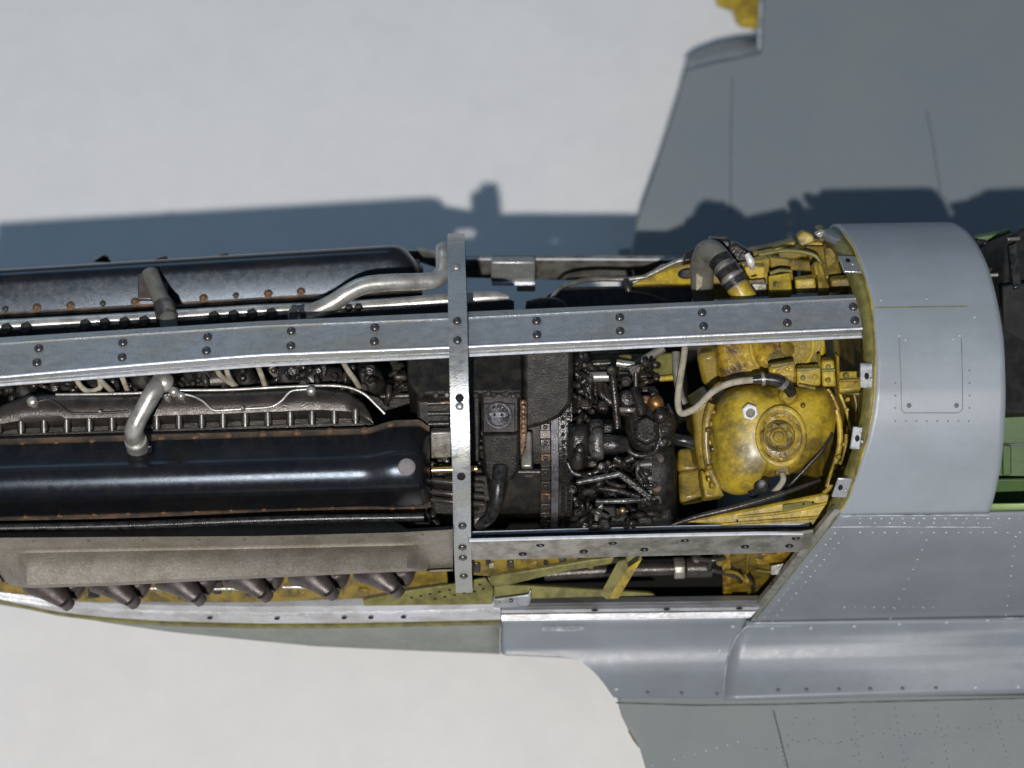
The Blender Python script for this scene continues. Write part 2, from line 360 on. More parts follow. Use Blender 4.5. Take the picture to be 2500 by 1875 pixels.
# wings
def wing(name, top, skirt_drop, zc, m, label):
    k = len(top); bot = [p + Vector((0.15, 0, -skirt_drop)) for p in top]
    return mk(name, top + bot, [tuple(range(k)), tuple(range(2 * k - 1, k - 1, -1))] + [(i, k + i, k + (i + 1) % k, (i + 1) % k) for i in range(k)], m, bevel=.12, label=label)
def wz(y): return -5.0 + .05 * (abs(y - Y0) - 5.5)
def PW(u, v, sgn):
    n = Vector((0, -.05 * sgn, 1)).normalized(); return on(u, v, Vector((0, Y0 + sgn * 5.5, -5.0)), n)
pw = [PW(u, v, -1) for u, v in ((1503, 1690), (1506, 1712), (1514, 1743), (1530, 1776), (1559, 1823), (1574, 1875), (1640, 2040), (1760, 2300), (3000, 2300), (3000, 1690))]
port_wing = wing('wing', pw, .5, 0, 'wing_sheen_paint', 'near wing with rivet rows, grey')
sw = [PW(u, v, 1) for u, v in ((3000, 700), (3000, -420), (1868, -420), (1862, 0), (1858, 90), (1852, 127), (1753, 146), (1681, 163), (1668, 172), (1649, 244), (1600, 400), (1554, 529), (1534, 619), (1510, 700))]
star_wing = wing('wing', sw, .5, 0, 'wing_paint', 'far wing out of focus, crossed by the fuselage shadow')
# sloped outboard face of the far wing root
e1 = [(1672, 168), (1700, 158), (1753, 145), (1800, 137), (1852, 126)]; e2 = [(1676, 146), (1696, 130), (1753, 108), (1800, 99), (1853, 92)]
r1 = [PW(u, v, 1) + Vector((0, 0, -.02)) for u, v in e1]; r2 = [P(u, v, -6.5) for u, v in e2]; r3 = [p + Vector((.1, .05, -.5)) for p in r2]
grid('wing_root_step', [r1, r2, r3], 'wing_paint', star_wing, solid=-.05)
prism('gun_bay_edge', [(1735, -80), (1751, 0), (1790, 14), (1796, 38), (1810, 53), (1853, 57), (1858, -80)], Z(-5.35), .3, 'zinc_yellow', star_wing, label='bare yellow patch at the wing leading edge')
tube('leading_edge_strip', [PW(u, v, 1) + Vector((0, 0, .03)) for u, v in ((1860, -400), (1858, 0), (1853, 120))], .05, 'panel_scratch', star_wing, smooth_path=False, sides=6)
prism('chipped_edge', [(1534, 1782), (1546, 1786), (1556, 1800), (1560, 1822), (1545, 1802)], Z(-5.02), .12, 'olive_yellow', port_wing, bevel=0)
# hidden wing centre under the fuselage keeps the bay closed from below
mk('wing_centre', [Vector((x, y, z)) for z in (-5.05, -5.6) for x, y in ((3.2, -7), (16, -7), (16, 7.3), (3.2, 7.3))], [(0, 1, 2, 3), (7, 6, 5, 4), (0, 4, 5, 1), (1, 5, 6, 2), (2, 6, 7, 3), (3, 7, 4, 0)], 'wing_paint', label='centre section between the wings')
# landing gear stands it on the table, hidden under the wings
for sy in (1, -1):
    t_ = tube('undercarriage_leg', [Vector((11, Y0 + 9 * sy, -5.3)), Vector((10.6, Y0 + 9.3 * sy, -8.3))], .16, 'dull_steel', smooth_path=False)
    grid('wheel', [[Vector((10.6 + r * math.cos(2 * math.pi * j / 24), Y0 + (9.45 + w) * sy, -8.2 + r * math.sin(2 * math.pi * j / 24))) for j in range(24)] for w, r in ((-.22, .45), (-.2, .7), (-.08, .8), (.08, .8), (.2, .7), (.22, .45))], 'rubber', t_, closed=True, caps=True)

# panel lines: thin welts and grooves on the skins
def skin_line(name, px, r, m, parent, n=10, lift=.01):
    pts = []
    for a, b in zip(px, px[1:]):
        for i in range(n): pts.append((a[0] + (b[0] - a[0]) * i / n, a[1] + (b[1] - a[1]) * i / n))
    pts.append(px[-1]); q = []
    for u, v in pts:
        h = hit(u, v)
        if h: q.append(h[0] + h[1] * lift)
    return tube(name, q, r, m, parent, smooth_path=False, sides=6)
skin_line('panel_line', [(2050, 1257), (2416, 1257)], .012, 'panel_scratch', deck)
skin_line('panel_line', [(2028, 1286), (2120, 1285), (2420, 1286)], .014, 'panel_scratch', side)
skin_line('panel_line', [(1822, 1528), (2000, 1526), (2250, 1517), (2500, 1506), (2620, 1502)], .012, 'panel_scratch', fillet, lift=.022)
skin_line('panel_line', [(1822, 1528), (1797, 1555), (1782, 1588), (1772, 1630), (1768, 1670), (1767, 1700)], .012, 'panel_scratch', fillet, lift=.022)
skin_line('panel_line', [(1224, 1520), (1224, 1594)], .016, 'panel_gap', root_skin)
skin_line('panel_line', [(2044, 1262), (1955, 1372), (1845, 1510)], .018, 'olive_yellow', side, lift=.01)
skin_line('centre_seam', [(2136, 751), (2363, 748)], .012, 'olive_yellow', deck, lift=.004)
skin_line('cowl_edge', [(2061, 569), (2085, 605), (2108, 669), (2127, 734), (2134, 811), (2138, 878), (2135, 963), (2130, 1008), (2116, 1076), (2099, 1132), (2085, 1175), (2071, 1214), (2054, 1246)], .022, 'zinc_yellow', deck, lift=-.01)
# access hatch on the deck
hp = [(2195, 826), (2200, 930), (2201, 1000), (2208, 1008), (2340, 1008), (2350, 1000), (2350, 930), (2347, 826)]
hl = skin_line('hatch_outline', hp, .009, 'panel_gap', deck, lift=-.002)
hatch = skin('access_hatch', lambda s: P(2203, 900, 4).x, lambda s: P(2343, 900, 4).x, sv(2270, 826), sv(2270, 1003), 'deck_sheen_paint', nx=6, thick=0, off=.004, parent=deck)
for u, v in ((2219, 990), (2335, 990)):
    h = hit(u, v); put('screw', M_DIMP, h[0] + h[1] * .012, h[1], .055, deck)
for u, v in ((2195, 820), (2211, 830), (2327, 828), (2343, 819), (2379, 774), (2151, 733), (2262, 730)):
    h = hit(u, v); put('screw', M_WHITE, h[0] + h[1] * .012, h[1], .03, deck)
# skin rivets, too small to pick apart: joined domes
def rivet_field(name, spots, r, parent, m='panel_gap', hitf=None, hgt=.5):
    vs, fs = [], []
    for u, v in spots:
        h = (hitf or hit)(u, v)
        if not h: continue
        p, n = h[0], h[1]; q = n.to_track_quat('Z', 'Y'); b = len(vs)
        for rr, hh in ((1, -.1), (.75, hgt * .7)):
            for j in range(6):
                vs.append(p + q @ Vector((rr * r * math.cos(j * math.pi / 3), rr * r * math.sin(j * math.pi / 3), hh * r)))
        vs.append(p + n * r * hgt)
        fs += [(b + j, b + (j + 1) % 6, b + 6 + (j + 1) % 6, b + 6 + j) for j in range(6)] + [(b + 6 + j, b + 6 + (j + 1) % 6, b + 12) for j in range(6)]
    o = mk(name, vs, fs, m, parent, smooth=60); o['kind'] = 'stuff'; return o
sp = []
for i in range(8): sp.append((2186 + i * 25.6, 1028))
for v in (935, 966, 996): sp += [(2186, v)]
for v in (905, 935, 966, 996): sp += [(2367, v)]
rivet_field('rivets', sp, .022, deck)
sp = []
L0, L1 = (2045, 1300), (1838, 1545)
for i in range(19):
    f = i / 18; u = L0[0] + (L1[0] - L0[0]) * f; v = L0[1] + (L1[1] - L0[1]) * f - 10
    sp += [(u - 8 + 2, v + 12), (u + 14, v + 22)]
for i in range(16): sp += [(2100 + i * 26, 1266), (2100 + i * 36 if i < 11 else 2480, 1277), (2100 + i * 30, 1300)]
for i in range(11): sp += [(2062 + i * 24, 1483)]
for i in range(9): sp.append((2262 - i * 11, 1318 + i * 24))
for i in range(9): sp.append((2480 - i * 3, 1310 + i * 24))
rivet_field('rivets', sp, .028, side, 'panel_scratch')
def swell_at(h):
    f = (h[2] - s_fil) / (s_end - s_fil); x0 = lerp_tab(fil_front, h[2]); return math.sin(math.pi * max(0, min(1, f))) * .05 * max(0, h[0].x - x0)
for u in (1899, 1968, 2047, 2123, 2202, 2283, 2380, 2484):
    h = hit(u, 1686 - (u - 1899) * .012); put('fastener', M_WHITE if u > 2300 else M_DIMP, h[0] + h[1] * (.025 + swell_at(h)), h[1], .055, fillet)
for u, v in ((1979, 1531), (2085, 1526), (2195, 1521), (2310, 1516), (2410, 1512), (1885, 1533)):
    h = hit(u, v); put('fastener', M_WHITE, h[0] + h[1] * (.025 + swell_at(h)), h[1], .05, fillet)
for u, v in ((1581, 1691), (1664, 1692), (1750, 1694), (1505, 1682), (1757, 1588), (1789, 1530), (1755, 1594)):
    h = hit(u, v); put('fastener', M_DIMP if v > 1690 else M_WHITE, h[0] + h[1] * .01, h[1], .05, root_skin)
def whit(s):
    n = Vector((0, -.05 * s, 1)).normalized(); return lambda u, v: (PW(u, v, s), n, 0)
sp = []
for i in range(9): sp.append((1594 + i * 26, 1868 - i * 6.5 - .6 * i))
for k in range(3):
    for i in range(12): sp.append((2085 + k * 100 + i * (2 + k), 1733 + i * 18 - k * 3))
for i in range(26): sp.append((1845 + i * 26, 1826 - i * 2.6 + 6 * math.sin(i)))
for i in range(15): sp.append((1900 + i * 2, 1780 + i * 11))
for i in range(14): sp.append((2420 + i * 5, 1730 + i * 15))
for i in range(30): sp.append((1900 + random.random() * 600, 1740 + random.random() * 130))
rivet_field('rivets', sp[:9], .026, port_wing, 'panel_scratch', whit(-1))
rivet_field('rivets', sp[9:], .02, port_wing, 'panel_gap', whit(-1))
def wing_line(px, s, parent, m='panel_gap', r=.016):
    return tube('panel_line', [PW(u, v, s) + Vector((0, 0, .004)) for u, v in px], r, m, parent, smooth_path=False, sides=6)
wing_line([(1888, 1735), (1905, 1800), (1925, 1880), (1950, 1990)], -1, port_wing)
wing_line([(1504, 1716), (1700, 1722), (1900, 1720), (2200, 1712), (2700, 1700)], -1, port_wing, 'panel_gap', .02)
wing_line([(1788, 190), (1784, 330), (1783, 520)], 1, star_wing)
wing_line([(2262, 270), (2278, 350), (2296, 470)], 1, star_wing)
# small scoop on the cowl side
h0 = hit(1380, 1545)
sc_pl = (h0[0] + h0[1] * .16 + Vector((0, 0, 0)), (h0[1] + Vector((.1, .1, .35))).normalized())
scp = prism('vent_scoop', [(1326, 1542), (1345, 1540), (1392, 1541), (1350, 1563), (1341, 1565)], sc_pl, .25, 'grey_paint', root_skin, bevel=.015)
prism('vent_slot', [(1324, 1537), (1428, 1536), (1400, 1541), (1350, 1543), (1326, 1542)], (h0[0] + h0[1] * .11, h0[1]), .1, 'panel_scratch', root_skin, bevel=0)

# ------------------------------------------------------------------ lower rails, longerons
def bar(name, stations, m, parent=None, label=None, bevel=0, smooth=25):   # stations: list of closed rings
    return grid(name, stations, m, parent, closed=True, caps=True, label=label, smooth=smooth, bevel=bevel)
# rail of the lower nose: rounded strip
st = []
rt = tab([(-300, 1330), (-120, 1408), (0, 1446), (140, 1470), (339, 1479), (625, 1484), (830, 1482), (1000, 1480), (1222, 1473)])
for u in us(-300, 1222, 45):
    y = yy(u); a = PY(u, rt(u), y + .12); b = PY(u, chin_top(u) - 2, y - .0)
    hgt = a - b
    st.append([a + Vector((0, .25, .0)), a + Vector((0, .02, .02)), a.lerp(b, .22) + Vector((0, -.03, 0)), a.lerp(b, .30) + Vector((0, .07, 0)), a.lerp(b, .40) + Vector((0, -.02, 0)), a.lerp(b, .6) + Vector((0, -.07, 0)), a.lerp(b, .86) + Vector((0, -.05, 0)), b + Vector((0, .08, 0)), b + Vector((0, .3, 0))])
nose_rail = bar('lower_rail', st, 'silver_paint', label='curved bare metal rail along the chin cowl', smooth=50)
for u in (512, 676, 840, 985, 905):
    p = PY(u, rt(u) + 27, yy(u) - .075); put('slot', M_HOLE, p, (0, -1, .4), .07, nose_rail, sy=.05)
# rear half of lower rail, bright ridged
st = []
for u in us(1224, 1846, 40):
    f = (u - 1224) / 622; dv = -8 * f
    def q(v, y): return PY(u - (v - 1500) * (f > .99) * .9, v + dv, y - .14)
    st.append([q(1462, -4.15), q(1474, -4.40), q(1476, -4.34), q(1482, -4.47), q(1484, -4.40), q(1490, -4.52), q(1497, -4.54), q(1499, -4.48), q(1501, -4.55), q(1514, -4.66), q(1517, -4.66), q(1518, -4.3), q(1470, -4.1)])
rear_rail = bar('lower_rail', st, 'silver_paint', label='ridged silver rail below the open bay', smooth=20)
tube('rail_bead', [PY(u, 1514 - 8 * (u - 1224) / 622, -4.80) for u in us(1226, 1826, 60)], .02, 'edge_metal', rear_rail, flat=.6, sides=8)
for u in (1452, 1628, 1805):
    p = PY(u, 1493 - 8 * (u - 1224) / 622, -4.69); put('slot', M_HOLE, p, (0, -1, .3), .085, rear_rail, sy=.05)
bk = prism('rail_bracket', [(1205, 1463), (1289, 1452), (1296, 1440), (1297, 1466), (1290, 1480), (1206, 1486)], PL((0, -4.6, -2.6), (0, -.8, .6)), .06, 'bare_metal', label='silver notched clip on the lower rail')
put('rivet', M_RIV, PY(1248, 1467, -4.62), (0, -.8, .6), .05, bk); put('rivet', M_RIV, PY(1220, 1470, -4.62), (0, -.8, .6), .03, bk)

# port longeron
st = []
for u, vt, vb in ((1144, 1299, 1367), (1400, 1292, 1362), (1650, 1285, 1356), (1850, 1281, 1351), (1952, 1279, 1347), (1985, 1279, 1310)):
    vr = vt + 19 if u < 1980 else vt + 14
    st.append([P(u, vt, .05), P(u, vt + 3, .09), P(u, vt + 8, .0), P(u, vr - 4, .0), PY(u, vr, -4.5), PY(u, vr + 5, -4.53), PY(u, vb, -4.50), PY(u, vb, -4.38), PY(u, vr + 8, -4.38), P(u, vt, -.1)])
lon = bar('side_longeron', st, 'dull_steel', label='near side longeron with oval holes', smooth=20)
tube('edge_bead', [P(u, v - 1, .10) for u, v in ((1146, 1303), (1400, 1296), (1650, 1289), (1900, 1283), (1975, 1283))], .05, 'edge_metal', lon, smooth_path=False, sides=6)
tube('edge_bead', [PY(u, v, -4.51) for u, v in ((1146, 1319), (1400, 1312), (1650, 1306), (1850, 1302), (1960, 1302))], .045, 'edge_metal', lon, smooth_path=False, sides=6)
for u, v in ((1319, 1331), (1276, 1353), (1496, 1326), (1425, 1347), (1573, 1342), (1672, 1319), (1819, 1335), (1943, 1314), (1927, 1333)):
    put('oval_hole', M_HOLE, PY(u, v, -4.53), (0, -1, .25), .10, lon, sy=.075)
    put('rivet', M_RIV, PY(u + 1, v + 1, -4.535), (0, -1, .25), .045, lon)
# starboard longeron
st = []
for u, vt, vm, vb in ((960, 606, 616, 640), (1024, 604, 614, 640), (1140, 624, 636, 678), (1400, 623, 636, 684), (1600, 624, 636, 682), (1790, 628, 640, 670)):
    a, b = P(u, vt, .1), P(u, vm, .1); c = PY(u, vb, b.y)
    st.append([a, b + Vector((0, .0, .03)), b + Vector((0, -.02, -.03)), c, c + Vector((0, .12, 0)), Vector((a.x, a.y, c.z))])
slon = bar('side_longeron', st, 'dull_steel', label='far side longeron seen over the engine', smooth=20)
tube('edge_bead', [P(u, v, .12) for u, v in ((1140, 633), (1400, 633), (1600, 634), (1700, 634))], .03, 'edge_metal', slon, smooth_path=False, sides=6)
b_ = prism('longeron_bracket', rect(1199, 640, 1307, 690), PL((0, 2.98, 0), (0, -.93, .36)), .25, 'bare_metal', slon, bevel=.04)
prism('bracket_foot', rect(1200, 688, 1306, 698), PL((0, 2.93, 0), (0, -.5, .86)), .1, 'edge_metal', slon, bevel=.02)
prism('bracket_lug', rect(1262, 698, 1307, 712), PL((0, 3.0, 0), (0, -.7, .7)), .2, 'dull_steel', slon, bevel=.02)

# ------------------------------------------------------------------ spine beam
bt = tab([(-200, 838), (0, 824), (300, 805), (625, 784.5), (1095, 763), (1650, 739), (2113, 717)])
bl = tab([(-200, 856), (0, 841), (300, 820), (625, 798.6), (1095, 780), (1650, 751.5), (2113, 729)])
bb = tab([(-200, 934), (0, 917), (300, 890), (625, 863.6), (1095, 845), (1650, 819), (2113, 798)])
bo = tab([(-200, 960), (0, 943), (300, 920), (625, 896), (1095, 873.5), (1650, 846), (2126, 824)])
st = []
for u in us(-200, 2118, 60):
    e = 8 if u > 2110 else 0
    a, b, b2, c, c2, d = P(u, bt(u), 3.55), P(u, bl(u) - 3, 3.66), P(u, bl(u), 3.62), P(u, bb(u) - 2, 3.62), P(u + e, bb(u) + 3, 3.66), P(u + e * 1.3, bo(u), 3.36)
    st.append([a + Vector((0, 0, -.25)), a, b, b2, c, c2, c2 + (d - c2) * .3, c2 + (d - c2) * .75 + Vector((0, .03, .0)), d, d + Vector((0, .06, -.12)), d + Vector((0, .3, -.1)), a + Vector((0, -.15, -.28))])
beam = bar('spine_beam', st, 'bare_metal', label='long riveted bare metal beam over the engine', smooth=18)
tube('edge_bead', [P(u, bb(u) + 3, 3.665) for u in us(-150, 2118, 80)], .028, 'edge_metal', beam, sides=6, flat=.6)
tube('edge_bead', [P(u, bo(u) - 3, 3.40) for u in us(-150, 2126, 80)], .03, 'edge_metal', beam, sides=6)
for u, v in ((95, 851), (90, 886), (300, 837), (298, 873), (507, 823), (504, 857), (711, 809), (710, 845), (915, 800), (914, 834), (1310, 784), (1311, 818), (1513, 775), (1514, 809), (1714, 764), (1718, 797), (1920, 755), (1922, 789), (2083, 750), (2087, 783)):
    put('rivet', M_RIV, P(u, v, 3.63), (0, 0, 1), .105, beam)

# ------------------------------------------------------------------ hoop frame
ctr = []
xh_top = P(1118, 815, 3.9).x
for a in list(range(-30, 150, 6)):
    ctr.append((Y0 + 4.06 * math.cos(R(a)), 3.98 * math.sin(R(a)) if a > 0 else 3.98 * math.sin(R(a))))
ctr += [(-4.17, 1.45), (-4.42, .75), (-4.55, .0), (-4.6, -.8), (-4.62, -1.5), (-4.62, -1.95)]
hx = tab([(-5, P(1131, 1425, -1.9).x), (-4.5, P(1129, 1310, .2).x), (-3.8, P(1128, 1200, 2.0).x), (-.45, xh_top), (3.2, P(1114, 580, 1.8).x), (4, P(1114, 580, 1.8).x)])
hw = tab([(-4.6, .20), (-.45, .212), (3.2, .2)])
st = []
for i, (y, z) in enumerate(ctr):
    a = Vector(ctr[max(i - 1, 0)]); b = Vector(ctr[min(i + 1, len(ctr) - 1)]); t_ = (b - a).normalized(); n = Vector((0, t_.y, -t_.x)); x = hx(y); w = hw(y)
    p = Vector((x, y, z)); st.append([p + Vector((-w, 0, 0)) + n * .03, p + Vector((w, 0, 0)) + n * .03, p + Vector((w, 0, 0)) - n * .2, p + Vector((w - .05, 0, 0)) - n * .2, p + Vector((w - .05, 0, 0)) - n * .05, p + Vector((-w + .05, 0, 0)) - n * .05, p + Vector((-w + .05, 0, 0)) - n * .2, p + Vector((-w, 0, 0)) - n * .2])
hoop = bar('hoop_frame', st, 'bare_metal', label='narrow riveted metal hoop crossing over the engine', smooth=30)
prism('hoop_tab', [(1095, 573), (1133, 573), (1135, 588), (1094, 588)], PL((0, 3.2, 1.85), (0, -.2, .98)), .08, 'bare_metal', hoop, bevel=.02)
def hoop_hit(u, v):
    d = ray(u, v); best = None
    for (y1, z1), (y2, z2) in zip(ctr, ctr[1:]):
        ey, ez = y2 - y1, z2 - z1; det = d.y * -ez + ey * d.z
        if abs(det) < 1e-9: continue
        ry, rz = y1 - C0.y, z1 - C0.z; t = (ry * -ez + ey * rz) / det; w = (d.y * rz - d.z * ry) / det
        if 0 <= w <= 1 and (best is None or t < best[0]): best = (t, Vector((0, ez, -ey)).normalized())
    return (C0 + d * best[0] + best[1] * .035, best[1]) if best else None
for u, v, me_ in ((1114, 656, M_RIVL), (1116, 786, M_RIV), (1117, 833, M_RIV), (1122, 972, M_HOLE), (1122, 992, M_RIVL), (1126, 1162, M_HOLE), (1129, 1281, M_RIV), (1129, 1333, M_RIV), (1130, 1358, M_RIV), (1132, 1403, M_RIV)):
    h = hoop_hit(u, v)
    if h: put('rivet' if me_ != M_HOLE else 'hole', me_, h[0], h[1], .1, hoop)
h = P(1114, 577, 1.86); put('rivet', M_RIVL, h, (0, 0, 1), .05, hoop)

# ------------------------------------------------------------------ engine: cylinder banks
def cover(name, e0, e1, wf, hf, s_dir, n_dir, label, xs):
    fr = [(0, -.5), (0, 0), (.05, .03), (.062, .05), (.07, .09), (.295, .74), (.312, .80), (.338, .86), (.375, .93), (.43, .98), (.5, 1), (.59, .98), (.66, .935), (.71, .87), (.738, .81), (.755, .74), (.93, .09), (.938, .05), (.95, .03), (1, -.03), (1, -.5)]
    rows = []
    for x in xs:
        f = (x - e0.x) / (e1.x - e0.x); b = e0.lerp(e1, f); w, h, o = wf(x), hf(x), 0
        rows.append([b + s_dir * (w * s + wo(x) * (1 - s) * 0) + n_dir * (hh * h if hh > 0 else hh * .4) - s_dir * bo_(x) * (1 - s) for s, hh in fr])
    o = grid(name, rows, 'gloss_black', smooth=40, caps=True, label=label, bevel=0)
    o.data.materials.append(MATS['bronze_flange']); nc = len(fr)
    for p in o.data.polygons:
        js = [v % nc for v in p.vertices]
        if len(js) == 4 and max(js) - min(js) == 1 and (min(js) <= 3 or min(js) >= nc - 5): p.material_index = 1
    return o
wo = lambda x: 0
# near (port) bank: flange edge from picture; cover faces the camera
pe0, pe1 = on(0, 1072, *PL((0, -3.05, 1.0), TN)), on(900, 1046, *PL((0, -3.05, 1.0), TN))
xa, xe = P(-300, 1100, 1).x, on(1050, 1130, *T(2.4)).x
S_P = Vector((0, -.866, -.5))
def ramp(x, a, b): t = max(0, min(1, (x - a) / (b - a))); return t * t * (3 - 2 * t)
xb1, xb2 = xe - 1.55, xe - .75
bo_ = lambda x: .17 * ramp(x, xb1, xb2) - .16 * ramp(x, xe - .25, xe)
def w_port(x): return 1.93 + .05 * ramp(x, xb1, xb2) - .12 * ramp(x, xe - .25, xe)
def h_port(x): return (.93 + .10 * ramp(x, xb1, xb2)) * math.sqrt(max(.0, 1 - max(0, min(1, (x - xe + .42) / .44)) ** 2.4))
xsp = [xa + (xe - 1.6 - xa) * i / 20 for i in range(21)] + [xe - 1.5 + 1.2 * i / 10 for i in range(11)] + [xe - .25, xe - .18, xe - .12, xe - .07, xe - .03, xe]
port_cover = cover('rocker_cover', pe0, pe1, w_port, h_port, S_P, TN, 'near glossy black rocker cover with worn round cap', xsp)
put('filler_cap', dome_mesh('filler_cap', 'worn_cap', ((1, -3), (1, .15), (.9, .25)), 14, .27), on(993, 1140, *T(3.44)), (.12, -.45, .87), .20, port_cover)
for u, v in ((55, 1085), (138, 1082), (225, 1078), (310, 1074), (392, 1070), (476, 1068), (557, 1063), (642, 1060), (725, 1057), (806, 1053), (890, 1051), (954, 1038), (1012, 1046)):
    put('cover_bolt', M_RUST, on(u, v, *T(2.42)), TN, .058, port_cover, spin=u)
for u, v in ((62, 1262), (145, 1259), (230, 1256), (313, 1253), (400, 1251), (480, 1247), (565, 1246), (645, 1242), (730, 1239), (812, 1236), (893, 1231), (958, 1243), (1008, 1240)):
    put('cover_bolt', M_RUST, on(u, v, *T(2.42)), TN, .052, port_cover, spin=u)
# far (starboard) bank, mirrored
NS = Vector((0, .5, .866)); S_S = Vector((0, .866, -.5))
se0, se1 = P(0, 775, 1.5), P(820, 727, 1.5)
xs_e = P(1030, 650, 1.6).x
bo_ = lambda x: 0
def w_s(x): return 1.52 + .16 * (x - xa) / (xs_e - xa) - .2 * ramp(x, xs_e - .5, xs_e)
def h_s(x): return .84 * math.sqrt(max(0, 1 - ramp(x, xs_e - .9, xs_e + .02) ** 2))
xss = [xa + (xs_e - 1.2 - xa) * i / 20 for i in range(21)] + [xs_e - 1.1 + .9 * i / 8 for i in range(9)] + [xs_e - .15, xs_e - .09, xs_e - .04, xs_e]
star_cover = cover('rocker_cover', se0, se1, w_s, h_s, S_S, NS, 'far glossy black rocker cover with bronze bolts', xss)
for i, (u, v) in enumerate(((14, 755), (90, 751), (172, 746), (251, 742), (330, 737), (497, 728), (576, 722), (655, 717), (735, 712), (415, 732))):
    put('cover_bolt', M_RUST if i % 3 else M_HEX, P(u, v, 1.56), (0, -.35, .93), .075, star_cover, spin=u)
# bank blocks under the covers
def block(name, a, b, s_dir, n_dir, s0, s1, d0, d1, m, label=None, bevel=.05):
    vs = [p + s_dir * s + n_dir * d for p in (a, b) for s, d in ((s0, d0), (s1, d0), (s1, d1), (s0, d1))]
    return mk(name, vs, [(0, 1, 2, 3), (7, 6, 5, 4), (0, 4, 5, 1), (1, 5, 6, 2), (2, 6, 7, 3), (3, 7, 4, 0)], m, bevel=bevel, label=label)
def along(e0, e1, x): f = (x - e0.x) / (e1.x - e0.x); return e0.lerp(e1, f)
pb0, pb1 = along(pe0, pe1, xa), along(pe0, pe1, xe - .1)
block('cylinder_bank', pb0, pb1, S_P, TN, -.04, 2.0, -.05, -2.4, 'engine_black', 'near bank of cylinders')
block('cylinder_bank', along(se0, se1, xa), along(se0, se1, xs_e - .1), S_S, NS, -.04, 2.0, -.05, -2.4, 'engine_black', 'far bank of cylinders')
mk('crankcase', [Vector((x, y, z)) for x in (xa, P(1240, 1000, 0).x) for y, z in ((-2.6, -1.4), (-1.5, -.6), (.6, -.6), (1.6, -1.4), (1.4, -3.4), (-2.3, -3.4))], [(0, 1, 2, 3, 4, 5), (11, 10, 9, 8, 7, 6)] + [(i, 6 + i, 6 + (i + 1) % 6, (i + 1) % 6) for i in range(6)], 'engine_black', bevel=.1)

# inlet manifold casing beside the near bank, with its comb of studs
plm = PL((0, -1.9, 1.35), (0, -.35, .94))
def om(u, v, d=0): return on(u, v, *plm) + plm[1] * d
top_e = tab([(-60, 1000), (0, 992), (70, 962), (140, 962), (320, 962), (420, 955), (560, 953), (700, 947), (780, 943), (850, 955), (890, 985), (905, 1012), (912, 1030)])
bot_e = tab([(-60, 1072), (0, 1070), (400, 1057), (700, 1045), (900, 1038), (912, 1036)])
rows = []
for u in us(-60, 912, 12):
    a, b = top_e(u), bot_e(u); kx = 1 - .85 * ramp(u, 840, 915)
    def q(f, d): return om(u, a + (b - a) * f, d * kx)
    rows.append([q(-.02, -.7), q(0, 0), q(.06, .16), q(.2, .27), q(.45, .30), q(.62, .26), q(.74, .10), q(.76, .02), q(.80, .06), q(.9, .06), q(.92, -.02), q(1, -.02), q(1.01, -.6)])
inlet = grid('inlet_casing', rows, 'head_grey', caps=True, smooth=40, label='grey brown casting with a comb of slots beside the near rocker cover')
comb = [1, 56, 112, 167, 222, 277, 331, 386, 440, 495, 547, 601, 656, 710, 763, 817, 869]
for u in comb:
    f = u / 870; v0, v1 = 1026 - 30 * f, 1061 - 27 * f
    sl = mk('slot', *(lambda c: (c, [(0, 1, 2, 3), (4, 5, 6, 7), (0, 4, 5, 1), (1, 5, 6, 2), (2, 6, 7, 3), (3, 7, 4, 0)]))([om(a, b, d) for d in (.22, -.05) for a, b in ((u - 10, v0), (u + 10, v0), (u + 10, v1), (u - 10, v1))]), 'engine_black', inlet, bevel=.04)
    tube('stud', [om(u + 1, v0 + 8, .25), om(u + 1, v1 + 3, .22)], .034, 'pipe_steel', inlet, smooth_path=False, sides=8)
tube('edge_pipe', [om(u, v, d) for u, v, d in ((140, 966, .15), (320, 964, .2), (420, 957, .2), (560, 955, .2), (720, 947, .2), (830, 946, .2), (885, 962, .2), (920, 992, .15), (940, 1012, .1))], .035, 'pipe_steel', inlet, sides=8)
hn = tube('wiring_harness', [om(u, v, .33) for u, v in ((100, 986), (125, 981), (145, 990), (178, 1012), (205, 1015), (245, 1014), (320, 1010))], .03, 'head_grey', inlet, sides=8)
tube('wiring_harness', [om(u, v, .33) for u, v in ((395, 974), (430, 968), (470, 971), (500, 985), (525, 1006), (560, 1006), (605, 1003), (662, 999), (690, 985), (712, 962), (740, 957), (765, 956))], .03, 'pipe_steel', inlet, sides=8)
for u, v, r in ((88, 986, .14), (763, 960, .12), (430, 962, .13), (448, 972, .10), (415, 978, .08), (253, 1012, .06), (598, 1003, .06)):
    lathe_n('union', [(r, 0), (r, .12), (r * .7, .2), (r * .4, .22)], om(u, v, .24), plm[1], 'pipe_steel', inlet, k=8)
for u, v in ((150, 970), (133, 965)):
    prism('clip', rect(u, v, u + 22, v + 14), T(2.0), .2, 'rust', inlet, bevel=.03)

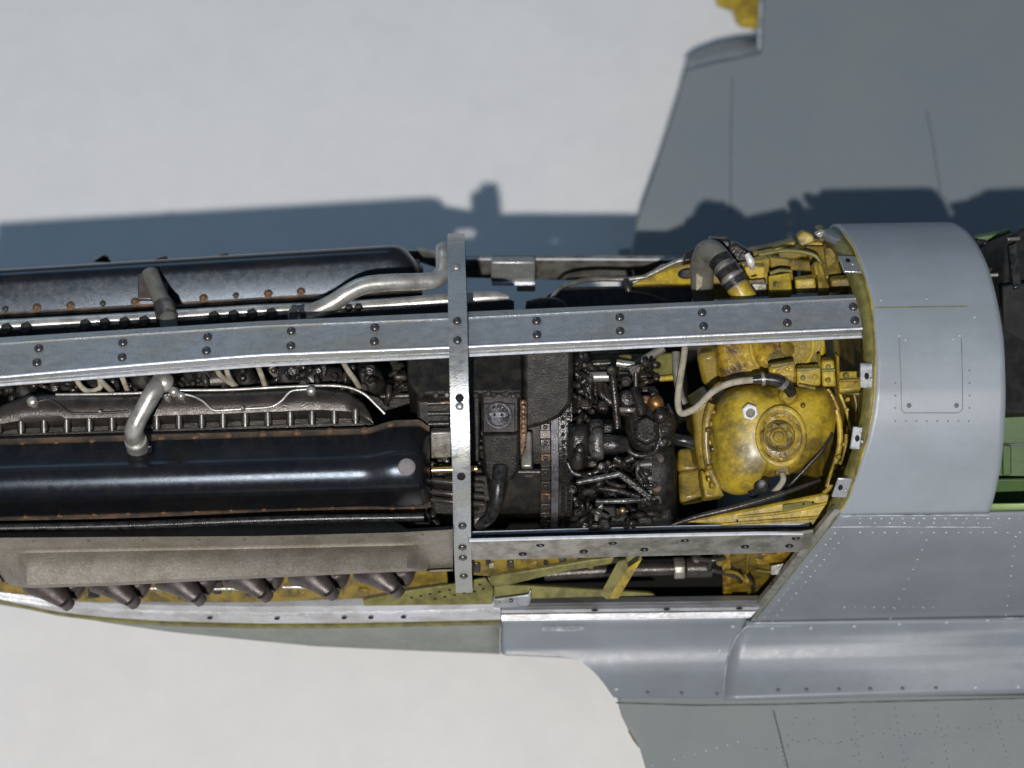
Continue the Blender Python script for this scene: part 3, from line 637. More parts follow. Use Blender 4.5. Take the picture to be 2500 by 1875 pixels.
# far inlet rail with round studs
fr_t = tab([(-100, 792), (0, 785), (320, 768), (625, 748), (847, 740), (1095, 722), (1200, 714), (1242, 716)])
rows = []
for u in us(-100, 1242, 30):
    e = 1 - .7 * ramp(u, 1200, 1245)
    c = P(u, fr_t(u) + 10, 2.1); rows.append([c + Vector((0, math.cos(a_) * .16 * e, math.sin(a_) * .13 * e)) for a_ in [2 * math.pi * j / 10 for j in range(10)]])
frail = grid('far_inlet_rail', rows, 'pipe_steel', closed=True, caps=True, smooth=60, label='bright rounded rail with studs along the far bank')
rows = []
for i, u in enumerate(us(-100, 1255, 9)):
    sc_ = 4 * abs(math.sin(u / 12.5)) if u > 1000 else 0
    rows.append([P(u, fr_t(u) + 18 - sc_, 1.9), P(u, fr_t(u) + 19 - sc_, 2.12), P(u, fr_t(u) + 45, 2.0), P(u, fr_t(u) + 45, 1.2)])
grid('far_inlet_casing', rows, 'engine_black', frail)
for u in (17, 65, 209, 257, 305, 353, 523, 571, 616, 663):
    put('stud_nut', M_HEX, P(u, fr_t(u) + 20, 2.16), (0, -.4, .9), .14, frail, spin=.3)
for u in (851, 875):
    put('stud_nut', M_HEX, P(u, fr_t(u) + 14, 2.24), (0, -.4, .9), .1, frail)

# breather pipe pair crossing under the beam
bp = prism('pipe_flange', [(337, 663), (410, 662), (411, 731), (336, 731)], T(.55), .15, 'exhaust_metal', star_cover, bevel=.03)
brp = tT('breather_pipe', [(366, 668, .75), (375, 690, .95), (388, 720, 1.2), (401, 745, 1.45), (410, 775, 1.7), (415, 830, 1.9)], 21, 'grey_tube', label='far short grey elbow pipe on the far rocker cover', n=5, sides=16)
tT('pipe_collar', [(400, 744, 1.4), (403, 756, 1.5), (408, 778, 1.7)], 25, 'exhaust_metal', brp, sides=16)
npp = tT('breather_pipe', [(398, 905, 2.6), (396, 928, 3.1), (375, 955, 3.42), (350, 1000, 3.45), (330, 1040, 3.42), (328, 1065, 3.2), (335, 1092, 2.7)], [19, 22, 21, 20, 21, 22, 24], 'pipe_steel', label='near silver elbow pipe standing on the near rocker cover', sides=18)
tT('pipe_collar', [(331, 1074, 3.1), (337, 1092, 2.75)], [25, 27], 'pipe_steel', npp, sides=18)
tT('pipe_collar', [(384, 930, 3.15), (402, 934, 3.25), (412, 938, 3.2)], [20, 24, 20], 'pipe_steel', npp, sides=16)
prism('pipe_flange', rect(312, 1090, 372, 1112, 2), T(2.85), .2, 'gloss_black', npp, bevel=.03)
# big coolant tube
big = tT('coolant_tube', [(712, 775, 1.5), (740, 768, 1.6), (775, 757, 1.7), (815, 738, 1.75), (850, 715, 1.75), (890, 697, 1.7), (950, 690, 1.6), (1030, 688, 1.4), (1066, 682, 1.3), (1082, 660, 1.1), (1083, 628, .9), (1083, 608, .6)], [20, 21, 21, 21, 21, 21, 21, 21, 20, 20, 20, 20], 'pipe_steel', label='thick bent silver tube beside the hoop', sides=18, n=5)
tT('hose_clip', [(712, 768, 1.6), (728, 770, 1.62)], [24, 24], 'exhaust_metal', big, sides=16)
tT('hose_clip', [(735, 768, 1.65), (748, 765, 1.66)], [23, 23], 'rubber', big, sides=16)
# dark bits poking over the far edge
for u, v in ((255, 628), (398, 627), (547, 620)):
    prism('lifting_lug', [(u - 30, v + 12), (u - 4, v + 2 - (6 if u < 300 else 0)), (u + 8, v), (u + 16, v + 14)], PL((0, 3.6, .3), (0, -.8, .6)), .15, 'rubber', star_cover, bevel=.03)

# ---- valley between the banks: pipes and beige ignition leads
vm_ = prism('valley_manifold', [(-80, 890), (900, 840), (960, 880), (960, 980), (700, 985), (-80, 1010)], Z(-.2), .8, 'engine_black', bevel=.1, label='dark induction manifold in the valley between the banks')
for k, (u, v) in enumerate(((60, 955), (160, 935), (235, 950), (350, 930), (455, 945), (500, 915), (600, 925), (700, 920), (780, 930), (905, 930))):
    tT('induction_branch', [(u - 20, v - 40, 1.0), (u, v, 1.5), (u + 30, v + 25, 1.1)], [24, 28 + 6 * (k % 2), 18], 'engine_black', vm_, sides=12)
tT('induction_trunk', [(420, 935, 1.3), (520, 928, 1.45), (620, 925, 1.3)], [28, 32, 26], 'head_grey', vm_)
tT('induction_trunk', [(700, 930, 1.35), (760, 925, 1.5), (830, 922, 1.3)], [26, 34, 24], 'head_grey', vm_)
for pts in (((190, 910, 2.0), (188, 928, 2.1), (205, 950, 2.1), (225, 955, 2.0), (245, 945, 2.0), (243, 925, 2.0)), ((232, 910, 2.1), (245, 928, 2.2), (262, 945, 2.1), (276, 958, 1.9)), ((292, 905, 2.1), (300, 925, 2.2), (308, 945, 2.0), (314, 960, 1.8)),
            ((528, 895, 2.1), (535, 912, 2.2), (548, 925, 2.1), (570, 940, 1.9)), ((552, 893, 2.1), (556, 912, 2.2), (565, 930, 2.0), (576, 942, 1.8)), ((628, 890, 2.2), (638, 915, 2.3), (645, 935, 2.1), (648, 945, 2.0)),
            ((836, 880, 2.2), (850, 905, 2.4), (865, 925, 2.3), (877, 945, 2.0)), ((668, 888, 2.0), (664, 905, 2.0), (672, 915, 1.8))):
    tT('ignition_lead', pts, 6.5, 'cloth_hose', vm_, sides=8)
for k in range(46):
    u = random.uniform(10, 900); v = 940 - u * .045 + random.uniform(-22, 20)
    boss('union', u, v, 1.75 + random.uniform(-.2, .25), [(9, 0), (9, 8), (6, 12), (3, 13)], random.choice(['engine_black', 'head_grey', 'wet_black']), vm_, k=6)
prism('valley_brace', [(890, 945), (990, 932), (1000, 960), (1005, 985), (940, 1005), (905, 975)], T(1.1), .4, 'engine_black', vm_)
tT('valley_rod', [(930, 968, 1.4), (1000, 966, 1.4)], 7, 'head_grey', vm_)

# ------------------------------------------------------------------ supercharger and accessories
def X(u, v=1000, z=1.): return P(u, v, z).x
cc = (Y0 + .05, -1.05)
sup = lathe_x('supercharger_housing', [(X(1005), 1.9), (X(1040), 2.3), (X(1150), 2.35), (X(1270), 2.45), (X(1318), 2.45), (X(1320), 2.3)], cc, 'engine_black', k=56, label='round black supercharger housing behind the banks')
fln = lathe_x('housing_flange', [(X(1316), 2.4), (X(1317), 2.62), (X(1341), 2.62), (X(1342), 2.4)], cc, 'head_grey', sup, k=56)
lathe_x('polished_ring', [(X(1342), 2.5), (X(1343), 2.74), (X(1360), 2.76), (X(1361), 2.5)], cc, 'worn_ring', sup, k=56)
lathe_x('wheelcase', [(X(1361), 2.55), (X(1362), 2.66), (X(1395), 2.64), (X(1400), 2.3), (X(1450), 2.0), (X(1455), .5)], cc, 'wet_black', sup, k=56)
for i in range(34):
    a = R(92 + i * 3.9); n = Vector((0, math.cos(a), math.sin(a)))
    c_ = Vector((X(1329), cc[0], cc[1])) + n * 2.60
    q = n.cross(Vector((1, 0, 0)))
    if i % 2 == 0:
        vs = [c_ + n * h_ + Vector((dx, 0, 0)) + q * dq for h_ in (0, .12) for dx, dq in ((-.12, -.09), (.12, -.09), (.12, .09), (-.12, .09))]
        mk('flange_lug', vs, [(0, 1, 2, 3), (4, 5, 6, 7), (0, 4, 5, 1), (1, 5, 6, 2), (2, 6, 7, 3), (3, 7, 4, 0)], 'rust' if i % 6 == 0 else 'head_grey', sup, bevel=.02)
        put('bolt', M_HEX, c_ + n * .12, n, .06, sup)
    for k in range(2):
        put('bolt', M_HEXB, Vector((X(1372 + 15 * k), cc[0], cc[1])) + Vector((0, math.cos(a + .03 * k), math.sin(a + .03 * k))) * 2.66, n, .05, sup)
# upper trunk boxes
ub = prism('intake_trunk', [(992, 862), (1275, 848), (1275, 957), (1100, 960), (1020, 962), (995, 930)], Z(2.15), 1.6, 'engine_black', bevel=.06, label='flat topped black intake trunk under the hoop')
prism('intake_elbow', [(1276, 846), (1398, 838), (1400, 900), (1398, 985), (1370, 1020), (1330, 1040), (1276, 1052)], T(2.3), 1.4, 'engine_black', bevel=.12, label='dark curved casing between the trunk and the accessories')
prism('trunk_flange', rect(1018, 962, 1100, 972, 1), T(2.45), .5, 'head_grey', ub, bevel=.02)
for u in (1030, 1062, 1092, 1160, 1195, 1235, 1262):
    boss('bolt', u, 963, 2.5, [(8, 0), (8, 8), (5, 11)], 'head_grey', ub, k=6)
prism('trunk_front', [(1015, 972), (1102, 970), (1102, 1045), (1030, 1045), (1018, 1020)], T(2.2), .9, 'engine_black', bevel=.08, label='small black casing beside the near rocker cover')
for v in (985, 1010, 1035):
    tT('casing_rib', [(1045, v, 2.24), (1096, v - 1, 2.24)], 6, 'head_grey', ub)
prism('rust_seam', rect(1030, 981, 1098, 986), T(2.28), .2, 'rust', ub, bevel=.01)
em = prism('emblem_block', rect(1175, 958, 1268, 1060), T(2.5), 1.2, 'engine_black', bevel=.06, tilt=(.02, .1), label='square black block carrying a round emblem')
prism('side_panel', rect(1146, 958, 1172, 1130), T(2.2), 1.0, 'engine_black', em, bevel=.05)
prism('worn_plate', rect(1180, 985, 1258, 1056), T(2.53), .05, 'engine_black', em, bevel=.02, tilt=(.02, .1))
def ring(name, u, v, t, ro, ri, h, m, parent, n=TN, k=32):
    return boss(name, u, v, t, [(ri, 0), (ro, 0), (ro, h), (ri, h), (ri, 0)], m, parent, k=k, n=n)
def torus(name, u, v, t, r, rr, m, parent, n=TN, sy=1, k=28):
    return lathe_n(name, [((r + rr * math.cos(a_)) / 100, rr * math.sin(a_) / 100) for a_ in [2 * math.pi * j / 8 for j in range(9)]], on(u, v, *T(t)), n, m, parent, k=k, sy=sy)
EN = Vector((.03, -.40, .92))
torus('emblem_ring', 1217, 1014, 2.60, 28, 4.5, 'worn_ring', em, n=EN)
boss('emblem_disc', 1217, 1014, 2.54, [(27, 0), (27, 3), (3, 3)], 'engine_black', em, n=EN)
prism('emblem_bar', [(1192, 1010), (1200, 1006), (1234, 1006), (1242, 1012), (1234, 1020), (1200, 1020)], T(2.62), .04, 'worn_ring', em, bevel=.01, tilt=(.02, .1))
for u in (1207, 1226): boss('emblem_stud', u, 1013, 2.6, [(3.5, 0), (3.5, 3), (1, 4)], 'dark_hole', em, k=8)
for u in (1207, 1217, 1227): boss('emblem_stud', u, 996, 2.56, [(4, 0), (4, 4), (1, 5)], 'head_grey', em, k=8)
for u in (1183, 1205, 1230, 1255): boss('bolt', u, 965, 2.52, [(7, 0), (7, 6), (4, 9)], 'head_grey', em, k=6)
prism('lower_duct', [(1176, 1062), (1268, 1060), (1266, 1150), (1250, 1175), (1195, 1180), (1180, 1150)], T(2.35), 1.2, 'engine_black', em, bevel=.08)
rs = prism('rusty_gasket', [(1269, 975), (1286, 975), (1287, 1060), (1277, 1112), (1270, 1108)], T(2.38), .5, 'rust', em, bevel=.02, label='rust coloured studded seam')
for i in range(11): boss('bolt', 1277 + (i % 2), 982 + i * 11.5, 2.38, [(6, 0), (6, 4), (3, 6)], 'rust', em, k=6)
tT('drain_hose', [(1222, 1140, 2.3), (1217, 1185, 2.45), (1212, 1225, 2.4), (1196, 1262, 2.2), (1168, 1282, 1.9)], [18, 17, 16, 15, 15], 'rubber', label='black curved drain hose beside the hoop', sides=16)
prism('hose_foot', [(1158, 1268), (1190, 1256), (1200, 1275), (1180, 1288), (1160, 1290)], T(2.05), .2, 'dull_steel', sup)
prism('pale_casing', rect(1272, 1052, 1298, 1140), T(2.15), .9, 'dull_steel', sup, bevel=.04)
tT('casing_pipe', [(1266, 1152, 2.2), (1318, 1152, 2.2)], 7, 'head_grey', sup)
# details at the left of the housing (between cover end and hoop)
prism('bracket_plate', rect(1052, 1056, 1102, 1120, 2), T(2.35), .3, 'dull_steel', sup, bevel=.03, label='mottled pale steel bracket at the cover end')
tT('brass_rod', [(1054, 1148, 2.5), (1165, 1144, 2.5)], 7, 'gold', sup)
for v in (1178, 1206, 1225): tT('steel_rod', [(1055, v - 6, 2.2), (1110, v, 2.3), (1180, v + 6, 2.2)], [8, 9, 8], 'head_grey', sup)
prism('mount_block', [(1050, 1215), (1190, 1222), (1190, 1262), (1060, 1256)], T(1.9), .5, 'engine_black', sup, bevel=.05)
prism('mount_block', [(1140, 1165), (1190, 1160), (1200, 1225), (1145, 1230)], T(2.1), .5, 'engine_black', sup, bevel=.05)
tube('coolant_rail', [PY(u, v, -4.05) for u, v in ((-60, 1290), (300, 1283), (700, 1268), (1035, 1262))], .10, 'rubber', sides=12, label='black rod below the near rocker cover')
prism('rod_end', rect(1012, 1260, 1048, 1276), T(1.95), .2, 'engine_black', sup)

# accessory cluster
acs = prism('accessory_case', [(1400, 872), (1445, 868), (1450, 1010), (1500, 1040), (1620, 1040), (1650, 1110), (1640, 1270), (1420, 1280), (1402, 1100)], T(.7), 1.6, 'engine_black', bevel=.12, label='black accessory gear case')
# stack at the upper left
for u0, v0, u1, v1, t in ((1406, 878, 1436, 905, 1.9), (1412, 862, 1432, 880, 1.8), (1405, 930, 1448, 948, 2.0), (1408, 950, 1440, 968, 1.9), (1406, 970, 1446, 1000, 1.95), (1418, 1000, 1434, 1028, 1.9), (1448, 940, 1462, 1000, 1.7)):
    prism('valve_block', rect(u0, v0, u1, v1), T(t), .7, 'wet_black', acs, bevel=.06)
for u, v in ((1410, 940), (1442, 940), (1413, 970), (1440, 968), (1425, 890), (1414, 1003), (1444, 1005), (1426, 1018), (1428, 870)):
    boss('union', u, v, 2.1, [(7, 0), (7, 8), (4, 12)], 'head_grey', acs, k=8)
tT('link_shaft', [(1440, 920, 2.1), (1492, 919, 2.1)], 12, 'pipe_steel', acs)
tT('link_shaft', [(1446, 889, 1.9), (1490, 886, 1.9)], 8, 'head_grey', acs)
tT('link_shaft', [(1505, 886, 1.9), (1548, 892, 1.9)], 9, 'pipe_steel', acs)
tT('push_rod', [(1493, 905, 2.3), (1500, 960, 2.35), (1508, 1045, 2.2)], 9, 'wet_black', acs)
boss('rod_head', 1494, 908, 2.3, [(13, 0), (13, 12), (8, 18)], 'wet_black', acs, k=10)
tT('push_rod', [(1552, 910, 2.1), (1553, 965, 2.1)], 6, 'head_grey', acs)
prism('lever_fork', [(1528, 895), (1566, 890), (1562, 908), (1554, 925), (1546, 922)], T(2.1), .08, 'head_grey', acs, bevel=.02)
tT('grey_crossbar', [(1480, 958, 1.2), (1600, 955, 1.2)], 11, 'exhaust_metal', acs)
for k in range(5):
    tT('cable_curve', [(1462 + k * 6, 930 + k * 4, 1.8), (1470 + k * 8, 965 + k * 7, 1.95), (1500 + k * 9, 985 + k * 8, 1.8)], 7, 'wet_black' if k % 2 else 'head_grey', acs)
boss('small_pump', 1530, 975, 2.0, [(22, 0), (22, 16), (16, 24), (5, 26)], 'wet_black', acs, k=14)
tT('small_pipe', [(1515, 1000, 2.1), (1536, 1001, 2.2), (1548, 1000, 2.1)], 6, 'pipe_steel', acs)
tT('small_pipe', [(1548, 950, 2.1), (1560, 985, 2.3), (1568, 1015, 2.4)], [11, 13, 11], 'wet_black', acs)
cp = boss('copper_plug', 1601, 985, 2.1, [(19, -10), (19, 6), (15, 14), (9, 19), (3, 20)], 'copper', acs, k=14)
prism('copper_plug_base', rect(1562, 964, 1590, 985), T(2.0), .3, 'rust', acs, bevel=.05)
# pump with bulb
pump = pillow('fuel_pump', [(1386, 1040), (1400, 1034), (1434, 1036), (1440, 1060), (1440, 1100), (1432, 1140), (1408, 1146), (1390, 1130), (1384, 1080)], T(2.3), .35, 'wet_black', label='glossy black dome topped pump')
tT('pump_bulb', [(1414, 1098, 2.7), (1412, 1118, 2.75), (1410, 1134, 2.6)], [14, 15, 16], 'engine_black', pump)
boss('bulb_tip', 1415, 1098, 2.72, [(12, 0), (12, 10), (8, 18), (3, 20)], 'wet_black', pump, k=12)
tT('pump_edge', [(1386, 1130, 2.4), (1398, 1152, 2.4), (1420, 1160, 2.4), (1442, 1156, 2.4)], 7, 'wet_black', pump)
prism('pump_cap', rect(1438, 1020, 1474, 1050), T(2.3), .5, 'wet_black', pump, bevel=.08)
cl_ = pillow('clamp_band', [(1444, 1050), (1456, 1042), (1470, 1046), (1476, 1080), (1474, 1118), (1460, 1122), (1442, 1112), (1434, 1080)], T(2.45), .3, 'wet_metal', pump, label='bright worn clamp on the pump')
tT('pump_barrel', [(1470, 1086, 2.3), (1500, 1085, 2.35), (1530, 1083, 2.3)], [24, 24, 18], 'wet_black', pump, sides=16)
boss('barrel_screw', 1470, 1140, 2.4, [(14, 0), (14, 8), (8, 12)], 'wet_black', pump, k=6)
# carburettor block with hexagon cap
carb = pillow('carburettor', [(1525, 1020), (1545, 985), (1590, 985), (1640, 1000), (1652, 1040), (1636, 1085), (1600, 1112), (1560, 1110), (1530, 1080)], T(1.9), .4, 'wet_black', label='lumpy black carburettor body with hexagonal cap')
prism('hex_cap', disc(1578, 1048, 36, 6, .5), T(2.5), .3, 'wet_black', carb, bevel=.07)
prism('hex_cap_top', disc(1577, 1045, 26, 6, .5), T(2.56), .1, 'engine_black', carb, bevel=.04)
boss('round_knob', 1610, 1014, 2.3, [(18, 0), (19, 8), (15, 18), (7, 24), (2, 25)], 'wet_black', carb, k=14)
tT('carburettor_lip', [(1530, 1090, 2.3), (1545, 1108, 2.35), (1575, 1112, 2.35), (1600, 1100, 2.3), (1612, 1070, 2.3)], 7, 'wet_black', carb)
prism('carburettor_lug', rect(1615, 1040, 1634, 1056), T(2.3), .2, 'head_grey', carb, bevel=.03)
# drum at the rear
dp = on(1600, 1150, *T(1.4))
drum = lathe_x('drum', [(X(1560, 1150), .9), (X(1590, 1150), 1.0), (X(1625, 1150), 1.0), (X(1645, 1150), .88), (X(1655, 1150), .6), (X(1660, 1150), .2)], (dp.y, dp.z), 'engine_black', k=36, label='rust stained black drum at the rear of the engine')
for k in range(7):
    tT('drum_rib', [(1562 + 3 * (k % 2), 1118 + k * 17, 2.3), (1592, 1116 + k * 17, 2.38)], 5, 'pipe_steel' if k % 2 else 'wet_black', drum)
for (u, v, r) in ((1608, 1120, 14), (1612, 1160, 16), (1604, 1190, 12), (1596, 1140, 9)):
    boss('rust_patch', u, v, 2.33, [(r, -6), (r * .9, 1), (r * .5, 2)], 'bronze_flange', drum, k=9)
# linkages along the bottom
lk = tT('control_rod', [(1408, 1178, 2.6), (1460, 1168, 2.65), (1512, 1157, 2.65)], 7, 'wet_metal', label='thin control rod on the near side of the accessories', smooth_path=False)
prism('control_arm', [(1505, 1150), (1522, 1155), (1595, 1212), (1585, 1226), (1510, 1166)], T(2.6), .12, 'wet_black', lk, bevel=.03)
for px, r, m_ in ((((1455, 1224, 2.4), (1520, 1223, 2.45), (1598, 1218, 2.4)), 6, 'wet_metal'), (((1458, 1192, 2.4), (1500, 1196, 2.5), (1560, 1212, 2.4)), 7, 'wet_black'), (((1484, 1178, 2.4), (1510, 1186, 2.5), (1525, 1187, 2.4)), 5, 'head_grey'), (((1440, 1160, 2.2), (1500, 1135, 2.2), (1540, 1140, 2.1)), 8, 'wet_black'), (((1500, 1118, 2.3), (1520, 1128, 2.3), (1545, 1118, 2.3)), 9, 'wet_black')):
    tT('control_rod', px, r, m_, lk)
for k in range(16):
    u = 1400 + 17 * (k % 8) + random.uniform(-5, 5); v = 1200 + 42 * (k // 8) + random.uniform(-14, 14)
    prism('relay_box', rect(u, v, u + random.uniform(12, 26), v + random.uniform(12, 26)), T(1.9 + random.uniform(-.2, .3)), .6, random.choice(['wet_black', 'engine_black']), acs, bevel=.04)
for k in range(12):
    u = random.uniform(1400, 1600); v = random.uniform(1120, 1275)
    boss('fitting', u, v, 2.05 + random.uniform(-.1, .35), [(7, -8), (7, 6), (4, 9)], random.choice(['wet_black', 'engine_black', 'head_grey']), acs, k=7)
for k in range(8):
    u = random.uniform(1445, 1600); v = random.uniform(885, 1020)
    boss('fitting', u, v, 1.45 + random.uniform(-.1, .3), [(8, -8), (8, 8), (4, 11)], random.choice(['wet_black', 'engine_black', 'head_grey']), acs, k=7)
JC = random.Random(11)
def clutter(n, u0, u1, v0, v1, t0, t1, parent, mats=('wet_black', 'wet_black', 'wet_black', 'engine_black', 'engine_black', 'wet_metal')):
    for k in range(n):
        u, v, t = JC.uniform(u0, u1), JC.uniform(v0, v1), JC.uniform(t0, t1); a = JC.choice((0, .3, 1.57, 1.2, 2.6)) + JC.uniform(-.2, .2); L_ = JC.uniform(18, 46)
        m_ = JC.choice(mats); kind = JC.random()
        if kind < .5:
            du, dv = math.cos(a) * L_, math.sin(a) * L_
            tT('pipe', [(u - du / 2, v - dv / 2, t), (u + JC.uniform(-7, 7), v + JC.uniform(-7, 7), t + JC.uniform(.05, .2)), (u + du / 2, v + dv / 2, t - .1)], JC.uniform(4, 9), m_, parent, sides=8, n=4)
        elif kind < .62:
            rr = JC.uniform(6, 14); boss('fitting', u, v, t, [(rr, -14), (rr, 4), (rr * .7, 6), (rr * .65, 13), (rr * .5, 13)], m_, parent, k=JC.choice((6, 8, 12)))
        else:
            w_, h_ = JC.uniform(12, 36), JC.uniform(10, 30); prism('casting', [(u, v), (u + w_, v + JC.uniform(-5, 5)), (u + w_ + JC.uniform(-8, 8), v + h_), (u + JC.uniform(-6, 6), v + h_)], T(t), .4, m_, parent, bevel=.06)
clutter(30, 1400, 1470, 870, 1035, 1.5, 2.2, acs)
clutter(26, 1460, 1600, 890, 1010, 1.2, 2.0, acs)
clutter(44, 1395, 1600, 1110, 1285, 1.9, 2.5, acs)
clutter(12, 1380, 1480, 1020, 1130, 1.9, 2.45, acs)
clutter(16, 1530, 1648, 985, 1110, 1.9, 2.4, acs)
clutter(26, 1020, 1110, 1050, 1262, 1.7, 2.1, sup, ('engine_black', 'wet_metal', 'head_grey'))
clutter(24, 1110, 1200, 1060, 1262, 1.6, 2.1, sup, ('engine_black', 'wet_black', 'engine_black'))
clutter(40, 700, 985, 900, 965, 1.5, 2.0, vm_, ('engine_black', 'head_grey', 'wet_black'))
clutter(50, 0, 700, 925, 965, 1.5, 2.0, vm_, ('engine_black', 'head_grey', 'wet_black'))
boss('brass_ball', 1520, 1246, 2.3, [(3, -8), (7, -5), (8.5, 0), (7, 5), (3, 8)], 'gold', lk, k=12)
prism('bright_foot', [(1452, 1245), (1472, 1230), (1472, 1282), (1452, 1278)], T(2.15), .3, 'dull_steel', acs, bevel=.02)
tT('lower_hose', [(1640, 1072, 1.3), (1672, 1076, 1.4), (1708, 1085, 1.3)], 14, 'rubber', acs)

# ------------------------------------------------------------------ floor of the bay (dark)
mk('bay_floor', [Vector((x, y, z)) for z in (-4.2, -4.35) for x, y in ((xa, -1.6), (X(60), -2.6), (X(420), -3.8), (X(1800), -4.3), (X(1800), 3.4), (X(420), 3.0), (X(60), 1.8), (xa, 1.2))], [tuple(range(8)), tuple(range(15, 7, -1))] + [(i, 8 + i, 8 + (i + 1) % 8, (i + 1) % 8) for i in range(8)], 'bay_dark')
mk('far_lower_rail', [Vector((x, y, z)) for z in (-3.1, -4.4) for x, y in ((xa, 3.2), (X(2100), 3.5), (X(2100), 3.65), (xa, 3.3))], [(0, 1, 2, 3), (7, 6, 5, 4), (0, 4, 5, 1), (1, 5, 6, 2), (2, 6, 7, 3), (3, 7, 4, 0)], 'dull_steel')

# ------------------------------------------------------------------ firewall, oil tank
fx = X(2060, 1000, 0)
fw = [(Y0 + 3.85 * math.cos(R(a)), 3.85 * math.sin(R(a))) for a in range(-5, 186, 6)] + [(-4.35, -2.5), (-4.35, -4.2), (3.4, -4.2)]
k = len(fw)
def fwx(y, z, o): return fx + o + (-1.7 * max(0, min(1, (-z) / 3.3)) if y < 0 else 0) * (1 if z < 0 else 0)
fire = mk('firewall', [Vector((fwx(y, z, o), y, z)) for o in (0, .15) for y, z in fw], [tuple(range(k)), tuple(range(2 * k - 1, k - 1, -1))] + [(i, k + i, k + (i + 1) % k, (i + 1) % k) for i in range(k)], 'dirty_shaded_yellow', label='yellow primed firewall', smooth=0)  # shade under the deck rim put into the darker yellow
# flange between firewall and deck edge
def rim_pts(o, r): return [Vector((lerp_tab(deck_front, acc[1] + R(a + 10) * 4.05) + o, Y0 + r * math.cos(R(a)), r * math.sin(R(a)))) for a in range(20, 179, 4)]
rows = [rim_pts(.05, 3.99), rim_pts(-.05, 3.97), rim_pts(-.12, 3.93), rim_pts(-.13, 3.6), rim_pts(.5, 3.55)]
grid('rim_flange', rows, 'olive_yellow', fire, solid=.05, smooth=60)
# silver tabs on the rim
for u0, v0, u1, v1, sk, hu, hv in ((2100, 886, 2131, 948, 0, 2116, 918), (2083, 1042, 2107, 1098, 8, 2093, 1070), (2046, 1168, 2083, 1216, 16, 2052, 1190), (2046, 624, 2094, 664, -14, 2070, 636)):
    rr = sv((u0 + u1) / 2 + 60, (v0 + v1) / 2); h = hit((u0 + u1) / 2, (v0 + v1) / 2)
    pln = (h[0] - h[1] * .03, h[1])
    tb_ = prism('cowl_latch_plate', [(u0, v0), (u1, v0 + 1), (u1 - sk, v1), (u0 - sk, v1 - 2)], pln, .06, 'bare_metal', fire, bevel=.02)
    h2 = on(hu, hv, *pln); put('hole', M_HOLE, h2 + h[1] * .005, h[1], .055, tb_, sy=.08)
    put('rivet', M_RIVL, on(hu + 12, hv + 8, *pln), h[1], .045, tb_)
prism('side_latch_plate', [(1882, 1384), (1915, 1376), (1928, 1410), (1900, 1440), (1862, 1444), (1880, 1404)], PL((0, -4.5, -2), (.35, -1, .2)), .08, 'bare_metal', fire, bevel=.02)
prism('side_latch_tab', [(1882, 1382), (1914, 1376), (1928, 1404), (1882, 1404)], PL((0, -4.6, -1.8), (0, -.5, .86)), .06, 'bare_metal', fire, bevel=.02)
put('hole', M_HOLE, PY(1885, 1426, -4.62), (.35, -1, .2), .06, fire, sy=.03)

tank = pillow('oil_tank', [(1748, 985), (1768, 958), (1800, 943), (1860, 938), (1940, 940), (2010, 942), (2034, 975), (2036, 1040), (2020, 1082), (1985, 1118), (1945, 1150), (1905, 1160), (1850, 1172), (1832, 1200), (1800, 1208), (1762, 1195), (1738, 1150), (1728, 1080), (1734, 1020)],
               T(1.72), 1.05, 'zinc_yellow', prof=((1, -.1), (1, .1), (.985, .3), (.94, .52), (.86, .70), (.74, .84), (.58, .93), (.4, .98), (.2, 1.)), label='yellow rounded oil tank with a recessed filler', c=(1880, 1060))
# recessed filler
tank_t = 1.72 + 1.05 + .01
fill = torus('filler_rim', 1907, 1065, tank_t + .04, 54, 6, 'zinc_yellow', tank, sy=1.2)
boss('filler_well', 1907, 1064, tank_t + .02, [(52, 0), (50, 4), (44, 1), (38, 3), (4, 3)], 'stained_yellow', tank, k=28, n=TN, sy=1.2)
torus('filler_coil', 1902, 1064, tank_t + .08, 33, 4, 'dirty_shaded_yellow', tank)
prism('filler_lobe', [(1903 + (29 + 6 * math.cos(6 * a_)) * math.cos(a_), 1062 + (29 + 6 * math.cos(6 * a_)) * math.sin(a_)) for a_ in [2 * math.pi * i / 30 for i in range(30)]], T(tank_t + .14), .14, 'dirty_shaded_yellow', tank, bevel=.03, tilt=(.05, .1))
prism('filler_hex', disc(1903, 1062, 24, 6, .2), T(tank_t + .2), .12, 'zinc_yellow', tank, bevel=.04, tilt=(-.05, -.08))
torus('filler_ring', 1901, 1066, tank_t + .24, 16, 4.5, 'zinc_yellow', tank)
boss('filler_nut', 1900, 1067, tank_t + .24, [(12, 0), (12, 7), (9, 9), (3, 8)], 'zinc_yellow', tank)
boss('tank_lip', 1907, 1120, tank_t, [(6, 0), (5, 5), (3, 6)], 'zinc_yellow', tank)
hx_ = prism('hex_nut', disc(1832, 1007, 21, 6, .3), T(tank_t + .06), .12, 'white_metal', tank, bevel=.03, label='pale hexagonal nut')
boss('nut_centre', 1832, 1008, tank_t + .06, [(11, 0), (11, 3), (9, 1), (2, 1)], 'dull_steel', tank, k=16)
boss('hose_socket', 1924, 968, tank_t - .1, [(22, -10), (21, 6), (17, 12), (14, 4), (3, 4)], 'zinc_yellow', tank)
prism('tank_spout', [(1892, 1132), (1926, 1132), (1930, 1160), (1890, 1162)], T(2.55), .3, 'dirty_shaded_yellow', tank, bevel=.04)
tT('drain_pipe', [(1911, 1158, 2.6), (1912, 1172, 2.7), (1902, 1188, 2.6), (1888, 1202, 2.4)], 7, 'cloth_hose', tank)
boss('drain_knob', 1859, 1183, 2.45, [(19, -10), (20, 4), (16, 14), (8, 18), (2, 18)], 'rubber', tank, k=14)
